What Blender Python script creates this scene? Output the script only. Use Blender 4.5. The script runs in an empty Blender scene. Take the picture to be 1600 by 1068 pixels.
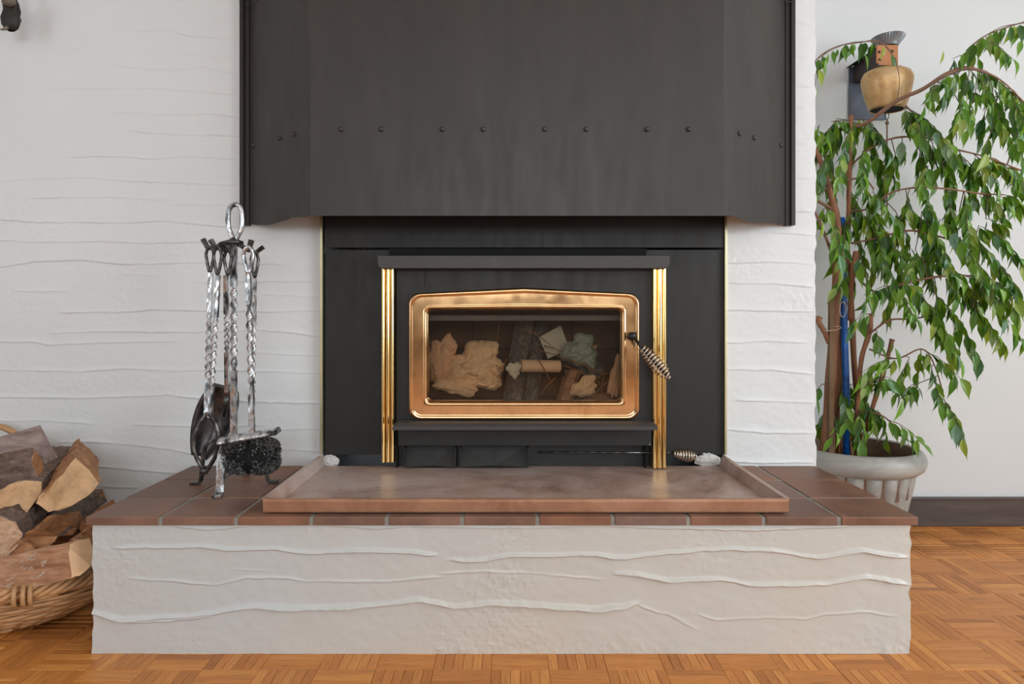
import bpy, math, random
import numpy as np
from mathutils import Vector, Matrix, Quaternion

random.seed(7)
rng = np.random.RandomState(7)
SC = bpy.context.scene
COL = SC.collection
PI = math.pi

# ------------------------------------------------------------------ camera
F = 993.0            # focal length in pixels of a 1600 px wide frame
CX, CY, EYE = 795.0, 490.0, 0.75
cam_d = bpy.data.cameras.new('camera'); cam_d.sensor_width = 36.0
cam_d.lens = F / 1600.0 * 36.0
cam_d.shift_x = (800 - CX) / 1600.0
cam_d.shift_y = (CY - 534) / 1600.0
cam_d.clip_start = 0.05
cam = bpy.data.objects.new('camera', cam_d); COL.objects.link(cam)
cam.location = (0, 0, EYE); cam.rotation_euler = (PI / 2, 0, 0)
SC.camera = cam
SC.view_settings.view_transform = 'Standard'
SC.view_settings.look = 'None'
SC.view_settings.exposure = 0.07
SC.view_settings.gamma = 1.0
SC.view_settings.use_curve_mapping = False
try:
    SC.cycles.use_denoising = True
    SC.cycles.max_bounces = 10
    SC.cycles.transparent_max_bounces = 12
except Exception:
    pass

# ------------------------------------------------------------------ world and window light
w = bpy.data.worlds.new('daylight'); SC.world = w; w.use_nodes = True
w.node_tree.nodes['Background'].inputs[0].default_value = (0.86, 0.93, 1.0, 1)
w.node_tree.nodes['Background'].inputs[1].default_value = 0.6

def area(name, loc, rot, sx, sy, power, col):
    l = bpy.data.lights.new(name, 'AREA'); l.shape = 'RECTANGLE'; l.size = sx; l.size_y = sy
    l.energy = power; l.color = col
    o = bpy.data.objects.new(name, l); COL.objects.link(o); o.location = loc; o.rotation_euler = rot
    return o
XL, XR, YR, ZC = -3.1, 3.3, -4.2, 2.5       # room limits
area('window_light_rear', (0.4, YR - 0.03, 1.69), (PI / 2, 0, 0), 3.4, 1.08, 78, (0.87, 0.955, 1.0))
area('window_light_right', (XR + 0.03, -0.5, 1.35), (PI / 2, 0, PI / 2), 2.4, 1.7, 96, (0.87, 0.955, 1.0))
area('window_light_left', (XL - 0.03, -1.2, 1.35), (PI / 2, 0, -PI / 2), 1.8, 1.5, 22, (0.84, 0.93, 1.0))

# ------------------------------------------------------------------ helpers
def P(px, py, d):
    return Vector(((px - CX) * d / F, d, EYE - (py - CY) * d / F))
def PX(px, d): return (px - CX) * d / F
def PZ(py, d): return EYE - (py - CY) * d / F

class MB:
    def __init__(s): s.v = []; s.f = []; s.m = []; s.uv = None
    def add(s, vs, fs, mi=0):
        b = len(s.v); s.v += [tuple(p) for p in vs]
        s.f += [tuple(i + b for i in f) for f in fs]; s.m += [mi] * len(fs); return s
    def box(s, x0, x1, y0, y1, z0, z1, mi=0):
        vs = [(x0,y0,z0),(x1,y0,z0),(x1,y1,z0),(x0,y1,z0),(x0,y0,z1),(x1,y0,z1),(x1,y1,z1),(x0,y1,z1)]
        return s.add(vs, [(0,3,2,1),(4,5,6,7),(0,1,5,4),(1,2,6,5),(2,3,7,6),(3,0,4,7)], mi)
    def prism(s, poly, vec, mi=0, side=None, steps=1, jit=0.0, taper=1.0, rnd=None):
        n = len(poly); vec = Vector(vec); side = mi if side is None else side
        c = sum((Vector(p) for p in poly), Vector()) / n
        rings = []
        for k in range(steps + 1):
            t = k / steps; sc = 1 + (taper - 1) * t
            r = []
            for p in poly:
                q = c + (Vector(p) - c) * sc + vec * t
                if jit and rnd and k > 0: q += Vector((rnd.uniform(-jit, jit), rnd.uniform(-jit, jit), rnd.uniform(-jit, jit)))
                r.append(q)
            rings.append(r)
        b = len(s.v)
        for r in rings: s.v += [tuple(q) for q in r]
        s.f.append(tuple(b + i for i in range(n))); s.m.append(mi)
        s.f.append(tuple(b + steps * n + i for i in reversed(range(n)))); s.m.append(mi)
        for k in range(steps):
            for i in range(n):
                j = (i + 1) % n
                s.f.append((b + k*n + j, b + k*n + i, b + (k+1)*n + i, b + (k+1)*n + j)); s.m.append(side)
        return s
    def sweep(s, path, rad, n=8, twist=0.0, sect=None, closed=False, mi=0, caps=True):
        pts = [Vector(p) for p in path]; N = len(pts)
        rad = rad if callable(rad) else (lambda t, r=rad: r)
        if sect is None: sect = [(math.cos(2*PI*i/n), math.sin(2*PI*i/n)) for i in range(n)]
        n = len(sect)
        up = None; b = len(s.v)
        for k in range(N):
            if closed: t = pts[(k+1) % N] - pts[k-1]
            else: t = pts[min(k+1, N-1)] - pts[max(k-1, 0)]
            if t.length < 1e-9: t = Vector((0,0,1))
            t.normalize()
            if up is None:
                up = Vector((0,1,0)) if abs(t.y) < 0.9 else Vector((1,0,0))
            up = (up - t * up.dot(t)); 
            if up.length < 1e-6: up = t.orthogonal()
            up.normalize(); bi = t.cross(up)
            u = k / max(1, N - 1); r = rad(u)
            tw = twist(u) if callable(twist) else twist * u
            ct, st = math.cos(tw), math.sin(tw)
            for (a, c) in sect:
                x = a*ct - c*st; y = a*st + c*ct
                s.v.append(tuple(pts[k] + (up * x + bi * y) * r))
        M = N if closed else N - 1
        for k in range(M):
            k2 = (k + 1) % N
            for i in range(n):
                j = (i + 1) % n
                s.f.append((b+k*n+i, b+k*n+j, b+k2*n+j, b+k2*n+i)); s.m.append(mi)
        if caps and not closed:
            s.f.append(tuple(b + i for i in reversed(range(n)))); s.m.append(mi)
            s.f.append(tuple(b + (N-1)*n + i for i in range(n))); s.m.append(mi)
        return s
    def lathe(s, prof, c, n=32, sx=1.0, sy=1.0, mod=None, mi=0, capb=True, capt=False):
        b = len(s.v); c = Vector(c)
        for (r, z) in prof:
            for i in range(n):
                a = 2*PI*i/n; rr = r * (mod(a, z) if mod else 1)
                s.v.append((c.x + rr*math.cos(a)*sx, c.y + rr*math.sin(a)*sy, c.z + z))
        for k in range(len(prof)-1):
            for i in range(n):
                j = (i+1) % n
                s.f.append((b+k*n+i, b+k*n+j, b+(k+1)*n+j, b+(k+1)*n+i)); s.m.append(mi)
        if capb: s.f.append(tuple(b+i for i in reversed(range(n)))); s.m.append(mi)
        if capt: s.f.append(tuple(b+(len(prof)-1)*n+i for i in range(n))); s.m.append(mi)
        return s
    def blob(s, c, r, seed=0, amp=0.25, n=12, m=8, sc=(1,1,1), mi=0):
        rd = random.Random(seed); c = Vector(c)
        ph = [(rd.uniform(0, 6.28), rd.uniform(1, 4), rd.uniform(1, 4)) for _ in range(4)]
        b = len(s.v)
        for k in range(m+1):
            th = PI*k/m
            for i in range(n):
                a = 2*PI*i/n
                q = 1 + amp*sum(math.sin(p + f*a*round(f) / f + g*th*2) for p, f, g in ph)/4 + amp*rd.uniform(-.35,.35)*math.sin(th)
                s.v.append((c.x + r*q*sc[0]*math.sin(th)*math.cos(a), c.y + r*q*sc[1]*math.sin(th)*math.sin(a), c.z + r*q*sc[2]*math.cos(th)))
        for k in range(m):
            for i in range(n):
                j = (i+1) % n
                s.f.append((b+k*n+i, b+(k+1)*n+i, b+(k+1)*n+j, b+k*n+j)); s.m.append(mi)
        return s

ORG = {}
def thing(name, label, cat, loc, group=None):
    o = bpy.data.objects.new(name, None); COL.objects.link(o); o.location = loc
    o.empty_display_size = 0.05
    o['label'] = label; o['category'] = cat
    if group: o['group'] = group
    ORG[o.name] = Vector(loc); return o

def smooth(me, on=True):
    me.polygons.foreach_set('use_smooth', [on] * len(me.polygons))

def obj(name, mb, mats, parent=None, loc=None, sm=False, bevel=0, subsurf=0, label=None, cat=None, group=None, kind=None):
    L = ORG[parent.name] if parent else Vector(loc if loc is not None else (0, 0, 0))
    me = bpy.data.meshes.new(name)
    me.from_pydata([(v[0]-L.x, v[1]-L.y, v[2]-L.z) for v in mb.v], [], mb.f)
    mats = mats if isinstance(mats, (list, tuple)) else [mats]
    for m in mats: me.materials.append(m)
    if len(mats) > 1: me.polygons.foreach_set('material_index', mb.m)
    if sm: smooth(me)
    me.update()
    o = bpy.data.objects.new(name, me); COL.objects.link(o)
    if parent: o.parent = parent
    else: o.location = L
    ORG[o.name] = L
    if bevel:
        b = o.modifiers.new('edge', 'BEVEL'); b.width = bevel; b.segments = 2; b.limit_method = 'ANGLE'; b.angle_limit = 0.6
    if subsurf:
        b = o.modifiers.new('round', 'SUBSURF'); b.levels = subsurf; b.render_levels = subsurf
    if label: o['label'] = label
    if cat: o['category'] = cat
    if group: o['group'] = group
    if kind: o['kind'] = kind
    return o

# value noise on a lattice, for heights
def vnoise(x, y, seed=0):
    r = np.random.RandomState(seed).rand(256, 256)
    xi = np.floor(x).astype(int); yi = np.floor(y).astype(int)
    fx = x - xi; fy = y - yi; fx = fx*fx*(3-2*fx); fy = fy*fy*(3-2*fy)
    a = r[xi % 256, yi % 256]; b = r[(xi+1) % 256, yi % 256]
    c = r[xi % 256, (yi+1) % 256]; d = r[(xi+1) % 256, (yi+1) % 256]
    return (a*(1-fx)+b*fx)*(1-fy) + (c*(1-fx)+d*fx)*fy

# ------------------------------------------------------------------ materials
class Mat:
    def __init__(s, name, col=(0.5,)*3, rough=0.5, metal=0.0, spec=0.5):
        m = s.m = bpy.data.materials.new(name); m.use_nodes = True
        s.t = m.node_tree; s.n = s.t.nodes; s.l = s.t.links
        s.b = s.n['Principled BSDF']
        s.b.inputs['Base Color'].default_value = (*col, 1)
        s.b.inputs['Roughness'].default_value = rough
        s.b.inputs['Metallic'].default_value = metal
        s.b.inputs['Specular IOR Level'].default_value = spec
        s.co = None
    def coords(s, kind='Object', scale=(1,1,1)):
        tc = s.n.new('ShaderNodeTexCoord'); mp = s.n.new('ShaderNodeMapping')
        mp.inputs['Scale'].default_value = scale
        s.l.new(tc.outputs[kind], mp.inputs['Vector']); return mp.outputs[0]
    def noise(s, scale=5, detail=4, rough=0.5, dist=0, vec=None, stretch=(1,1,1), kind='Object'):
        n = s.n.new('ShaderNodeTexNoise'); n.inputs['Scale'].default_value = scale
        n.inputs['Detail'].default_value = detail; n.inputs['Roughness'].default_value = rough
        n.inputs['Distortion'].default_value = dist
        s.l.new(vec if vec is not None else s.coords(kind, stretch), n.inputs['Vector']); return n.outputs['Fac']
    def ramp(s, fac, stops):
        r = s.n.new('ShaderNodeValToRGB'); e = r.color_ramp.elements
        while len(e) < len(stops): e.new(0.5)
        for q, (p, c) in zip(e, stops):
            q.position = p; q.color = (*(c if isinstance(c, tuple) else (c,)*3), 1)
        s.l.new(fac, r.inputs[0]); return r.outputs[0]
    def mix(s, a, b, fac=0.5, mode='MIX'):
        n = s.n.new('ShaderNodeMix'); n.data_type = 'RGBA'; n.blend_type = mode
        for sock, v in ((n.inputs[0], fac), (n.inputs[6], a), (n.inputs[7], b)):
            if isinstance(v, bpy.types.NodeSocket): s.l.new(v, sock)
            elif isinstance(v, tuple): sock.default_value = (*v, 1)
            else: sock.default_value = v
        return n.outputs[2]
    def math(s, op, a, b=0.0):
        n = s.n.new('ShaderNodeMath'); n.operation = op
        for sock, v in ((n.inputs[0], a), (n.inputs[1], b)):
            if isinstance(v, bpy.types.NodeSocket): s.l.new(v, sock)
            else: sock.default_value = v
        return n.outputs[0]
    def rand(s):
        a = s.n.new('ShaderNodeObjectInfo').outputs['Random']
        b = s.n.new('ShaderNodeNewGeometry').outputs['Random Per Island']
        return s.math('FRACT', s.math('ADD', s.math('MULTIPLY', a, 7.31), b))
    def color(s, sock): s.l.new(sock, s.b.inputs['Base Color']); return s
    def rough(s, sock): s.l.new(sock, s.b.inputs['Roughness']); return s
    def bump(s, h, strength=0.3, dist=0.002):
        b = s.n.new('ShaderNodeBump'); b.inputs['Strength'].default_value = strength; b.inputs['Distance'].default_value = dist
        s.l.new(h, b.inputs['Height']); s.l.new(b.outputs[0], s.b.inputs['Normal']); return s

def simple(name, col, rough=0.5, metal=0, var=0.15, scale=8, bump=0, bscale=60, stretch=(1,1,1), spec=0.5):
    M = Mat(name, col, rough, metal, spec)
    if var:
        n = M.noise(scale, 5, 0.6, stretch=stretch)
        M.color(M.ramp(n, [(0.25, tuple(c*(1-var) for c in col)), (0.75, tuple(min(1, c*(1+var)) for c in col))]))
    if bump: M.bump(M.noise(bscale, 4, stretch=stretch), bump, 0.002)
    return M.m

m_plaster = Mat('white painted plaster', (0.74, 0.735, 0.72), 0.42)
_n = m_plaster.noise(90, 3); _n2 = m_plaster.noise(14, 4)
m_plaster.bump(m_plaster.mix(m_plaster.ramp(_n, [(0.3, 0.0), (0.8, 1.0)]), m_plaster.ramp(_n2, [(0.3, 0.0), (0.7, 1.0)]), 0.6), 0.12, 0.003)
m_plaster.color(m_plaster.ramp(m_plaster.noise(3, 3), [(0.3, (0.755, 0.765, 0.765)), (0.7, (0.79, 0.80, 0.80))]))
m_plaster = m_plaster.m
M = Mat('dimmed cream hearth plaster', (0.6, 0.57, 0.53), 0.35)
a = M.noise(1.1, 2); b = M.noise(60, 3)
M.color(M.ramp(a, [(0.35, (0.585, 0.60, 0.60)), (0.65, (0.62, 0.575, 0.51))])); M.bump(b, 0.12, 0.003); m_hearthp = M.m  # off-white plaster, darkened and tinted grey to cream for dimmer, mixed light
m_wall = simple('smooth wall paint', (0.69, 0.70, 0.70), 0.6, var=0.02, scale=2, bump=0.05, bscale=150)
m_rear = simple('tan wall paint', (0.34, 0.29, 0.24), 0.7, var=0.03, scale=2)  # unseen rear wall, tan chosen to darken reflections in glass and brass
m_ceil = simple('ceiling paint', (0.82, 0.82, 0.8), 0.8, var=0)
m_base = simple('dark brown baseboard wood', (0.085, 0.062, 0.056), 0.5, var=0.3, scale=6, stretch=(1, 1, 8), bump=0.1, bscale=20)

def sheet(name, c, rough, tint):
    M = Mat(name, c, rough, 0.0)
    a = M.noise(4, 6, 0.65, stretch=(3, 3, 0.6)); b = M.noise(1.3, 3)
    base = M.ramp(a, [(0.3, tuple(x*0.78 for x in c)), (0.55, c), (0.8, tuple(x*1.3 for x in c))])
    M.color(M.mix(base, tint, M.ramp(b, [(0.5, 0.0), (0.75, 0.5)])))
    M.rough(M.ramp(M.noise(9, 5, stretch=(4, 4, 1)), [(0.3, rough-0.02), (0.7, rough+0.12)]))
    M.bump(M.noise(1.4, 1), 0.03, 0.02)
    return M.m
m_hood = sheet('dull black sheet steel', (0.040, 0.034, 0.0295), 0.42, (0.049, 0.037, 0.036))
m_flange = simple('dark brown flange steel', (0.014, 0.008, 0.006), 0.4, var=0.4, scale=20, bump=0.2)
m_panel = sheet('black painted steel', (0.017, 0.0155, 0.014), 0.5, (0.024, 0.0215, 0.0195))
m_black = simple('black iron', (0.014, 0.013, 0.012), 0.45, var=0.3, scale=20, bump=0.1)
m_lip = simple('charcoal steel lip', (0.058, 0.052, 0.05), 0.5, var=0.12, scale=14)
m_void = simple('near black gap shade', (0.004, 0.004, 0.004), 0.9, var=0)  # near-black colour that stands in for shade in gaps and hollows
def brass(name, col, rough, sc=9, streak=(1, 1, 1)):
    M = Mat(name, col, rough, 1.0)
    a = M.noise(sc, 6, 0.65, 0.6, stretch=streak)
    M.color(M.ramp(a, [(0.3, tuple(x*0.72 for x in col)), (0.5, col), (0.75, tuple(min(1, x*1.12) for x in col))]))
    M.rough(M.ramp(M.noise(sc*1.7, 5, stretch=streak), [(0.3, rough*0.7), (0.75, rough*1.7)]))
    return M.m
m_brass = brass('polished brass', (0.88, 0.54, 0.27), 0.11)
m_brass_post = brass('gold plated brass', (0.95, 0.68, 0.30), 0.14, 7, (5, 5, 0.4))
m_pale_brass = simple('pale brass strip', (0.75, 0.68, 0.45), 0.35, 0.9, var=0.1)
m_chrome = simple('coiled nickel wire', (0.72, 0.62, 0.52), 0.22, 1.0, var=0.1)

M = Mat('tarnished copper', (0.30, 0.16, 0.10), 0.38, 0.12)
a = M.noise(5, 8, 0.7, 0.8); b = M.noise(1.6, 5, 0.6, 1.0, stretch=(1, 2.2, 1)); c = M.noise(26, 4, 0.6)
col = M.ramp(a, [(0.3, (0.22, 0.13, 0.10)), (0.48, (0.46, 0.30, 0.24)), (0.7, (0.66, 0.48, 0.41))])
col = M.mix(col, (0.60, 0.50, 0.46), M.ramp(b, [(0.42, 0.0), (0.62, 0.75)]))  # greyish patches put the tray's sheen into its colour
col = M.mix(col, (0.06, 0.045, 0.04), M.ramp(c, [(0.62, 0.0), (0.78, 0.6)]))
M.color(col); M.rough(M.ramp(b, [(0.3, 0.3), (0.7, 0.55)])); M.bump(a, 0.08, 0.004); m_copper = M.m
M = Mat('brushed copper rim', (0.4, 0.2, 0.12), 0.4, 0.6)
a = M.noise(7, 7, 0.7, 0.5)
M.color(M.ramp(a, [(0.3, (0.34, 0.17, 0.10)), (0.55, (0.52, 0.29, 0.185)), (0.78, (0.62, 0.40, 0.28))])); M.bump(M.noise(5, 2), 0.08, 0.01); m_copper_rim = M.m

M = Mat('terracotta quarry tile', (0.2, 0.1, 0.07), 0.5)
r = M.rand(); a = M.noise(9, 6, 0.65); b = M.noise(60, 3)
c1 = M.ramp(r, [(0.0, (0.17, 0.092, 0.066)), (0.4, (0.28, 0.125, 0.070)), (0.7, (0.22, 0.125, 0.095)), (1.0, (0.33, 0.145, 0.07))])
c1 = M.mix(c1, M.ramp(a, [(0.3, 0.62), (0.7, 1.25)]), 1.0, 'MULTIPLY')
M.color(c1); M.bump(b, 0.15, 0.001); M.rough(M.ramp(a, [(0.3, 0.42), (0.7, 0.62)])); m_tile = M.m
m_grout = simple('grey green grout', (0.30, 0.30, 0.265), 0.85, var=0.25, scale=30, bump=0.4, bscale=150)

# parquet: the UV runs along each strip, so grain follows every strip
M = Mat('oak parquet', (0.4, 0.2, 0.08), 0.4, 0, 0.35)
r = M.rand()
uvn = M.n.new('ShaderNodeUVMap'); mp = M.n.new('ShaderNodeMapping'); mp.inputs['Scale'].default_value = (6, 90, 1)
M.l.new(uvn.outputs[0], mp.inputs['Vector'])
cb = M.n.new('ShaderNodeCombineXYZ'); M.l.new(M.math('MULTIPLY', r, 37.0), cb.inputs[0]); M.l.new(M.math('MULTIPLY', r, 91.0), cb.inputs[1]); M.l.new(M.math('MULTIPLY', r, 11.0), cb.inputs[2])
M.l.new(cb.outputs[0], mp.inputs['Location'])
g = M.noise(3, 6, 0.65, 0.4, vec=mp.outputs[0])
c1 = M.ramp(r, [(0.0, (0.50, 0.180, 0.040)), (0.3, (0.66, 0.255, 0.060)), (0.55, (0.58, 0.222, 0.055)), (0.8, (0.74, 0.315, 0.080)), (1.0, (0.46, 0.165, 0.042))])
c1 = M.mix(c1, M.ramp(g, [(0.26, (0.5, 0.44, 0.38)), (0.46, (0.93, 0.91, 0.89)), (0.7, (1.12, 1.1, 1.05))]), 1.0, 'MULTIPLY')
M.color(c1); M.rough(M.ramp(g, [(0.3, 0.42), (0.7, 0.3)])); M.bump(g, 0.08, 0.001); m_parq = M.m
m_sub = simple('dark wood under parquet', (0.07, 0.032, 0.016), 0.6, var=0.2)
M = Mat('plain oak floor', (0.42, 0.2, 0.085), 0.35)
M.color(M.ramp(M.noise(8, 6, stretch=(1, 5, 1)), [(0.3, (0.33, 0.145, 0.06)), (0.7, (0.48, 0.22, 0.095))])); m_floor = M.m

# hammered steel of the fire tools
M = Mat('hammered bright steel', (0.6, 0.6, 0.6), 0.25, 0.95)
v = M.n.new('ShaderNodeTexVoronoi'); v.inputs['Scale'].default_value = 70; M.l.new(M.coords('Object', (1, 1, 0.6)), v.inputs['Vector'])
a = M.noise(48, 3, 0.55, stretch=(1, 1, 0.5))
M.color(M.ramp(a, [(0.34, (0.05, 0.052, 0.055)), (0.42, (0.28, 0.29, 0.30)), (0.52, (0.70, 0.71, 0.73))]))  # dark to bright mottle paints in the highlights of the hammered metal
M.rough(M.ramp(a, [(0.4, 0.45), (0.6, 0.2)])); M.bump(v.outputs['Distance'], 0.5, 0.004); m_steel = M.m
M = Mat('dark forged iron', (0.1, 0.1, 0.1), 0.35, 0.85)
a = M.noise(55, 4, 0.6)
M.color(M.ramp(a, [(0.35, (0.035, 0.033, 0.032)), (0.55, (0.12, 0.115, 0.11)), (0.75, (0.34, 0.33, 0.32))])); M.bump(a, 0.35, 0.003); m_iron = M.m
M = Mat('scorched shovel iron', (0.1, 0.08, 0.07), 0.3, 0.8)
a = M.noise(14, 4, 0.6, 1.0)
M.color(M.ramp(a, [(0.35, (0.03, 0.028, 0.028)), (0.55, (0.11, 0.10, 0.10)), (0.7, (0.20, 0.10, 0.055))])); M.bump(M.noise(30, 3), 0.3, 0.003); m_shovel = M.m
M = Mat('black bristle', (0.02, 0.02, 0.02), 0.6)
M.color(M.ramp(M.rand(), [(0.0, (0.010, 0.010, 0.010)), (0.55, (0.025, 0.024, 0.023)), (1.0, (0.26, 0.25, 0.24))])); m_bristle = M.m  # the palest fibres paint highlights onto the black curls

# firewood
def woodmat(name, lo, mid, hi, sc=14, st=(1, 1, 1), bump=0.5, bd=0.004, dist=0.8):
    M = Mat(name, mid, 0.75)
    a = M.noise(sc, 8, 0.7, dist, stretch=st); b = M.noise(sc*3, 4, 0.6)
    col = M.ramp(a, [(0.28, lo), (0.5, mid), (0.75, hi)])
    M.color(M.mix(col, M.ramp(b, [(0.3, 0.7), (0.6, 1.05)]), 0.8, 'MULTIPLY')); M.bump(a, bump, bd); return M.m
m_end = woodmat('pale sawn wood end', (0.50, 0.27, 0.125), (0.66, 0.40, 0.21), (0.75, 0.50, 0.30), 11)
m_end2 = woodmat('speckled sawn wood end', (0.36, 0.19, 0.11), (0.60, 0.38, 0.24), (0.70, 0.50, 0.36), 45)
m_split = woodmat('split brown wood', (0.18, 0.065, 0.025), (0.40, 0.175, 0.07), (0.62, 0.33, 0.15), 9, (1, 4, 4))
m_grey = woodmat('weathered pinkish grey wood', (0.15, 0.10, 0.085), (0.34, 0.24, 0.215), (0.50, 0.38, 0.35), 8, (1, 5, 5))
m_bark = woodmat('dark rough bark', (0.06, 0.04, 0.03), (0.20, 0.13, 0.10), (0.42, 0.31, 0.25), 16, (1, 2.5, 2.5), 1.0, 0.01)
m_orange = woodmat('peeled orange wood', (0.24, 0.10, 0.05), (0.47, 0.24, 0.13), (0.68, 0.45, 0.30), 7, (1, 5, 5))
m_gbark = woodmat('grey furrowed bark', (0.04, 0.033, 0.027), (0.21, 0.18, 0.15), (0.46, 0.42, 0.36), 26, (3, 3, 1), 1.0, 0.01)
m_splinter = simple('pale splinters', (0.66, 0.56, 0.46), 0.7, var=0.15)
m_wicker = simple('honey willow wicker', (0.50, 0.27, 0.12), 0.45, var=0.35, scale=18, bump=0.3, bscale=90)

m_paper = simple('cream kraft paper', (0.92, 0.61, 0.36), 0.75, var=0.12, scale=10)
m_paper2 = simple('buff paper', (0.80, 0.48, 0.28), 0.75, var=0.12, scale=10)
m_paper3 = simple('pale green tissue', (0.36, 0.42, 0.34), 0.7, var=0.15, scale=20)
m_paper4 = simple('off white paper', (0.72, 0.66, 0.52), 0.7, var=0.08, scale=12)
m_card = simple('brown cardboard', (0.82, 0.54, 0.32), 0.75, var=0.1, scale=20)
m_twig = simple('reddish dry twig', (0.32, 0.13, 0.05), 0.6, var=0.3, scale=20)
m_brick = simple('sooty firebrick', (0.16, 0.085, 0.05), 0.85, var=0.4, scale=12, bump=0.3, bscale=80)
m_baffle = simple('grey baffle steel', (0.20, 0.175, 0.165), 0.6, var=0.2, scale=10)

# plant
M = Mat('weeping fig leaf', (0.1, 0.25, 0.03), 0.32)
r = M.rand()
c1 = M.ramp(r, [(0.0, (0.03, 0.10, 0.010)), (0.25, (0.11, 0.27, 0.014)), (0.5, (0.20, 0.39, 0.028)), (0.72, (0.05, 0.17, 0.012)), (0.86, (0.34, 0.44, 0.04)), (0.95, (0.24, 0.40, 0.28)), (1.0, (0.05, 0.20, 0.03))])  # the pale bluish stop is a glossy highlight painted as leaf colour
M.color(M.mix(c1, M.ramp(M.noise(30, 3), [(0.3, 0.8), (0.7, 1.1)]), 1.0, 'MULTIPLY'))
tr = M.n.new('ShaderNodeBsdfTranslucent'); M.l.new(c1, tr.inputs[0])
mx = M.n.new('ShaderNodeMixShader'); mx.inputs[0].default_value = 0.22
M.l.new(M.b.outputs[0], mx.inputs[1]); M.l.new(tr.outputs[0], mx.inputs[2]); M.l.new(mx.outputs[0], M.n['Material Output'].inputs[0]); m_leaf = M.m
m_trunk = simple('reddish brown fig bark', (0.30, 0.125, 0.06), 0.6, var=0.35, scale=18, bump=0.4, bscale=60, stretch=(3, 3, 1))
m_branch = simple('tan fig branch', (0.25, 0.125, 0.075), 0.6, var=0.25, scale=25)
m_twigp = simple('thin grey brown twig', (0.16, 0.12, 0.09), 0.7, var=0.2)
m_blue = Mat('glossy blue stake', (0.012, 0.12, 0.50), 0.3)
m_blue.color(m_blue.ramp(m_blue.noise(4, 3, stretch=(1, 1, 3)), [(0.35, (0.008, 0.05, 0.16)), (0.6, (0.014, 0.14, 0.58))])); m_blue = m_blue.m
m_stake = simple('olive wooden stake', (0.20, 0.12, 0.06), 0.7, var=0.25, scale=20)
M = Mat('washed grey plastic pot', (0.5, 0.49, 0.45), 0.42)
a = M.noise(6, 5, 0.6, 0.6, stretch=(1, 1, 2))
M.color(M.ramp(a, [(0.3, (0.20, 0.20, 0.19)), (0.5, (0.33, 0.32, 0.295)), (0.7, (0.46, 0.44, 0.40))])); m_pot = M.m
m_potin = simple('brown pot lining', (0.15, 0.085, 0.055), 0.7, var=0.2)
m_soil = simple('dry potting soil', (0.05, 0.03, 0.02), 0.95, var=0.4, scale=40, bump=0.8, bscale=120)
m_string = simple('thin brown cord', (0.26, 0.16, 0.11), 0.7, var=0.1)

M = Mat('worn bronze bell', (0.62, 0.36, 0.13), 0.38, 0.4)
a = M.noise(18, 5, 0.6, 0.5); b = M.noise(60, 2)
col = M.ramp(a, [(0.3, (0.46, 0.25, 0.10)), (0.5, (0.60, 0.37, 0.16)), (0.75, (0.66, 0.48, 0.29))])
M.color(M.mix(col, (0.22, 0.11, 0.04), M.ramp(b, [(0.68, 0.0), (0.74, 0.8)]))); m_bell = M.m
m_leather = simple('orange leather', (0.52, 0.20, 0.07), 0.5, var=0.15, scale=20)
m_galv = simple('galvanised grey steel', (0.26, 0.28, 0.30), 0.4, 0.6, var=0.35, scale=14)
m_galv2 = simple('dark blue grey steel', (0.10, 0.11, 0.14), 0.45, 0.5, var=0.4, scale=14)
m_dark_steel = simple('dark brown steel', (0.05, 0.032, 0.026), 0.5, 0.3, var=0.3, scale=20)
m_orn = simple('dark carved wood', (0.018, 0.013, 0.008), 0.55, var=0.5, scale=30, bump=0.6, bscale=50)
m_orn2 = simple('grey brown carved wood', (0.16, 0.13, 0.10), 0.7, var=0.3, scale=30)
m_mortar = simple('loose white plaster', (0.62, 0.60, 0.58), 0.85, var=0.12, scale=20, bump=0.6, bscale=80)

M = Mat('stove glass', (1, 1, 1), 0.03)
fr = M.n.new('ShaderNodeFresnel'); fr.inputs[0].default_value = 1.5
tp = M.n.new('ShaderNodeBsdfTransparent'); tp.inputs[0].default_value = (0.93, 0.90, 0.86, 1)
gl = M.n.new('ShaderNodeBsdfGlossy'); gl.inputs['Roughness'].default_value = 0.03
mx = M.n.new('ShaderNodeMixShader'); M.l.new(M.math('MULTIPLY', fr.outputs[0], 0.9), mx.inputs[0]); M.l.new(tp.outputs[0], mx.inputs[1]); M.l.new(gl.outputs[0], mx.inputs[2])
M.l.new(mx.outputs[0], M.n['Material Output'].inputs[0]); m_glass = M.m

# ------------------------------------------------------------------ the room
DW, DB = 1.867, 2.257           # distance of the plastered chimney wall and of the smooth wall behind the plant
HX0, HX1 = -0.928, 0.898        # hearth sides (tiles)
def structure(name, mb, m, **k): return obj(name, mb, m, kind='structure', **k)

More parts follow.
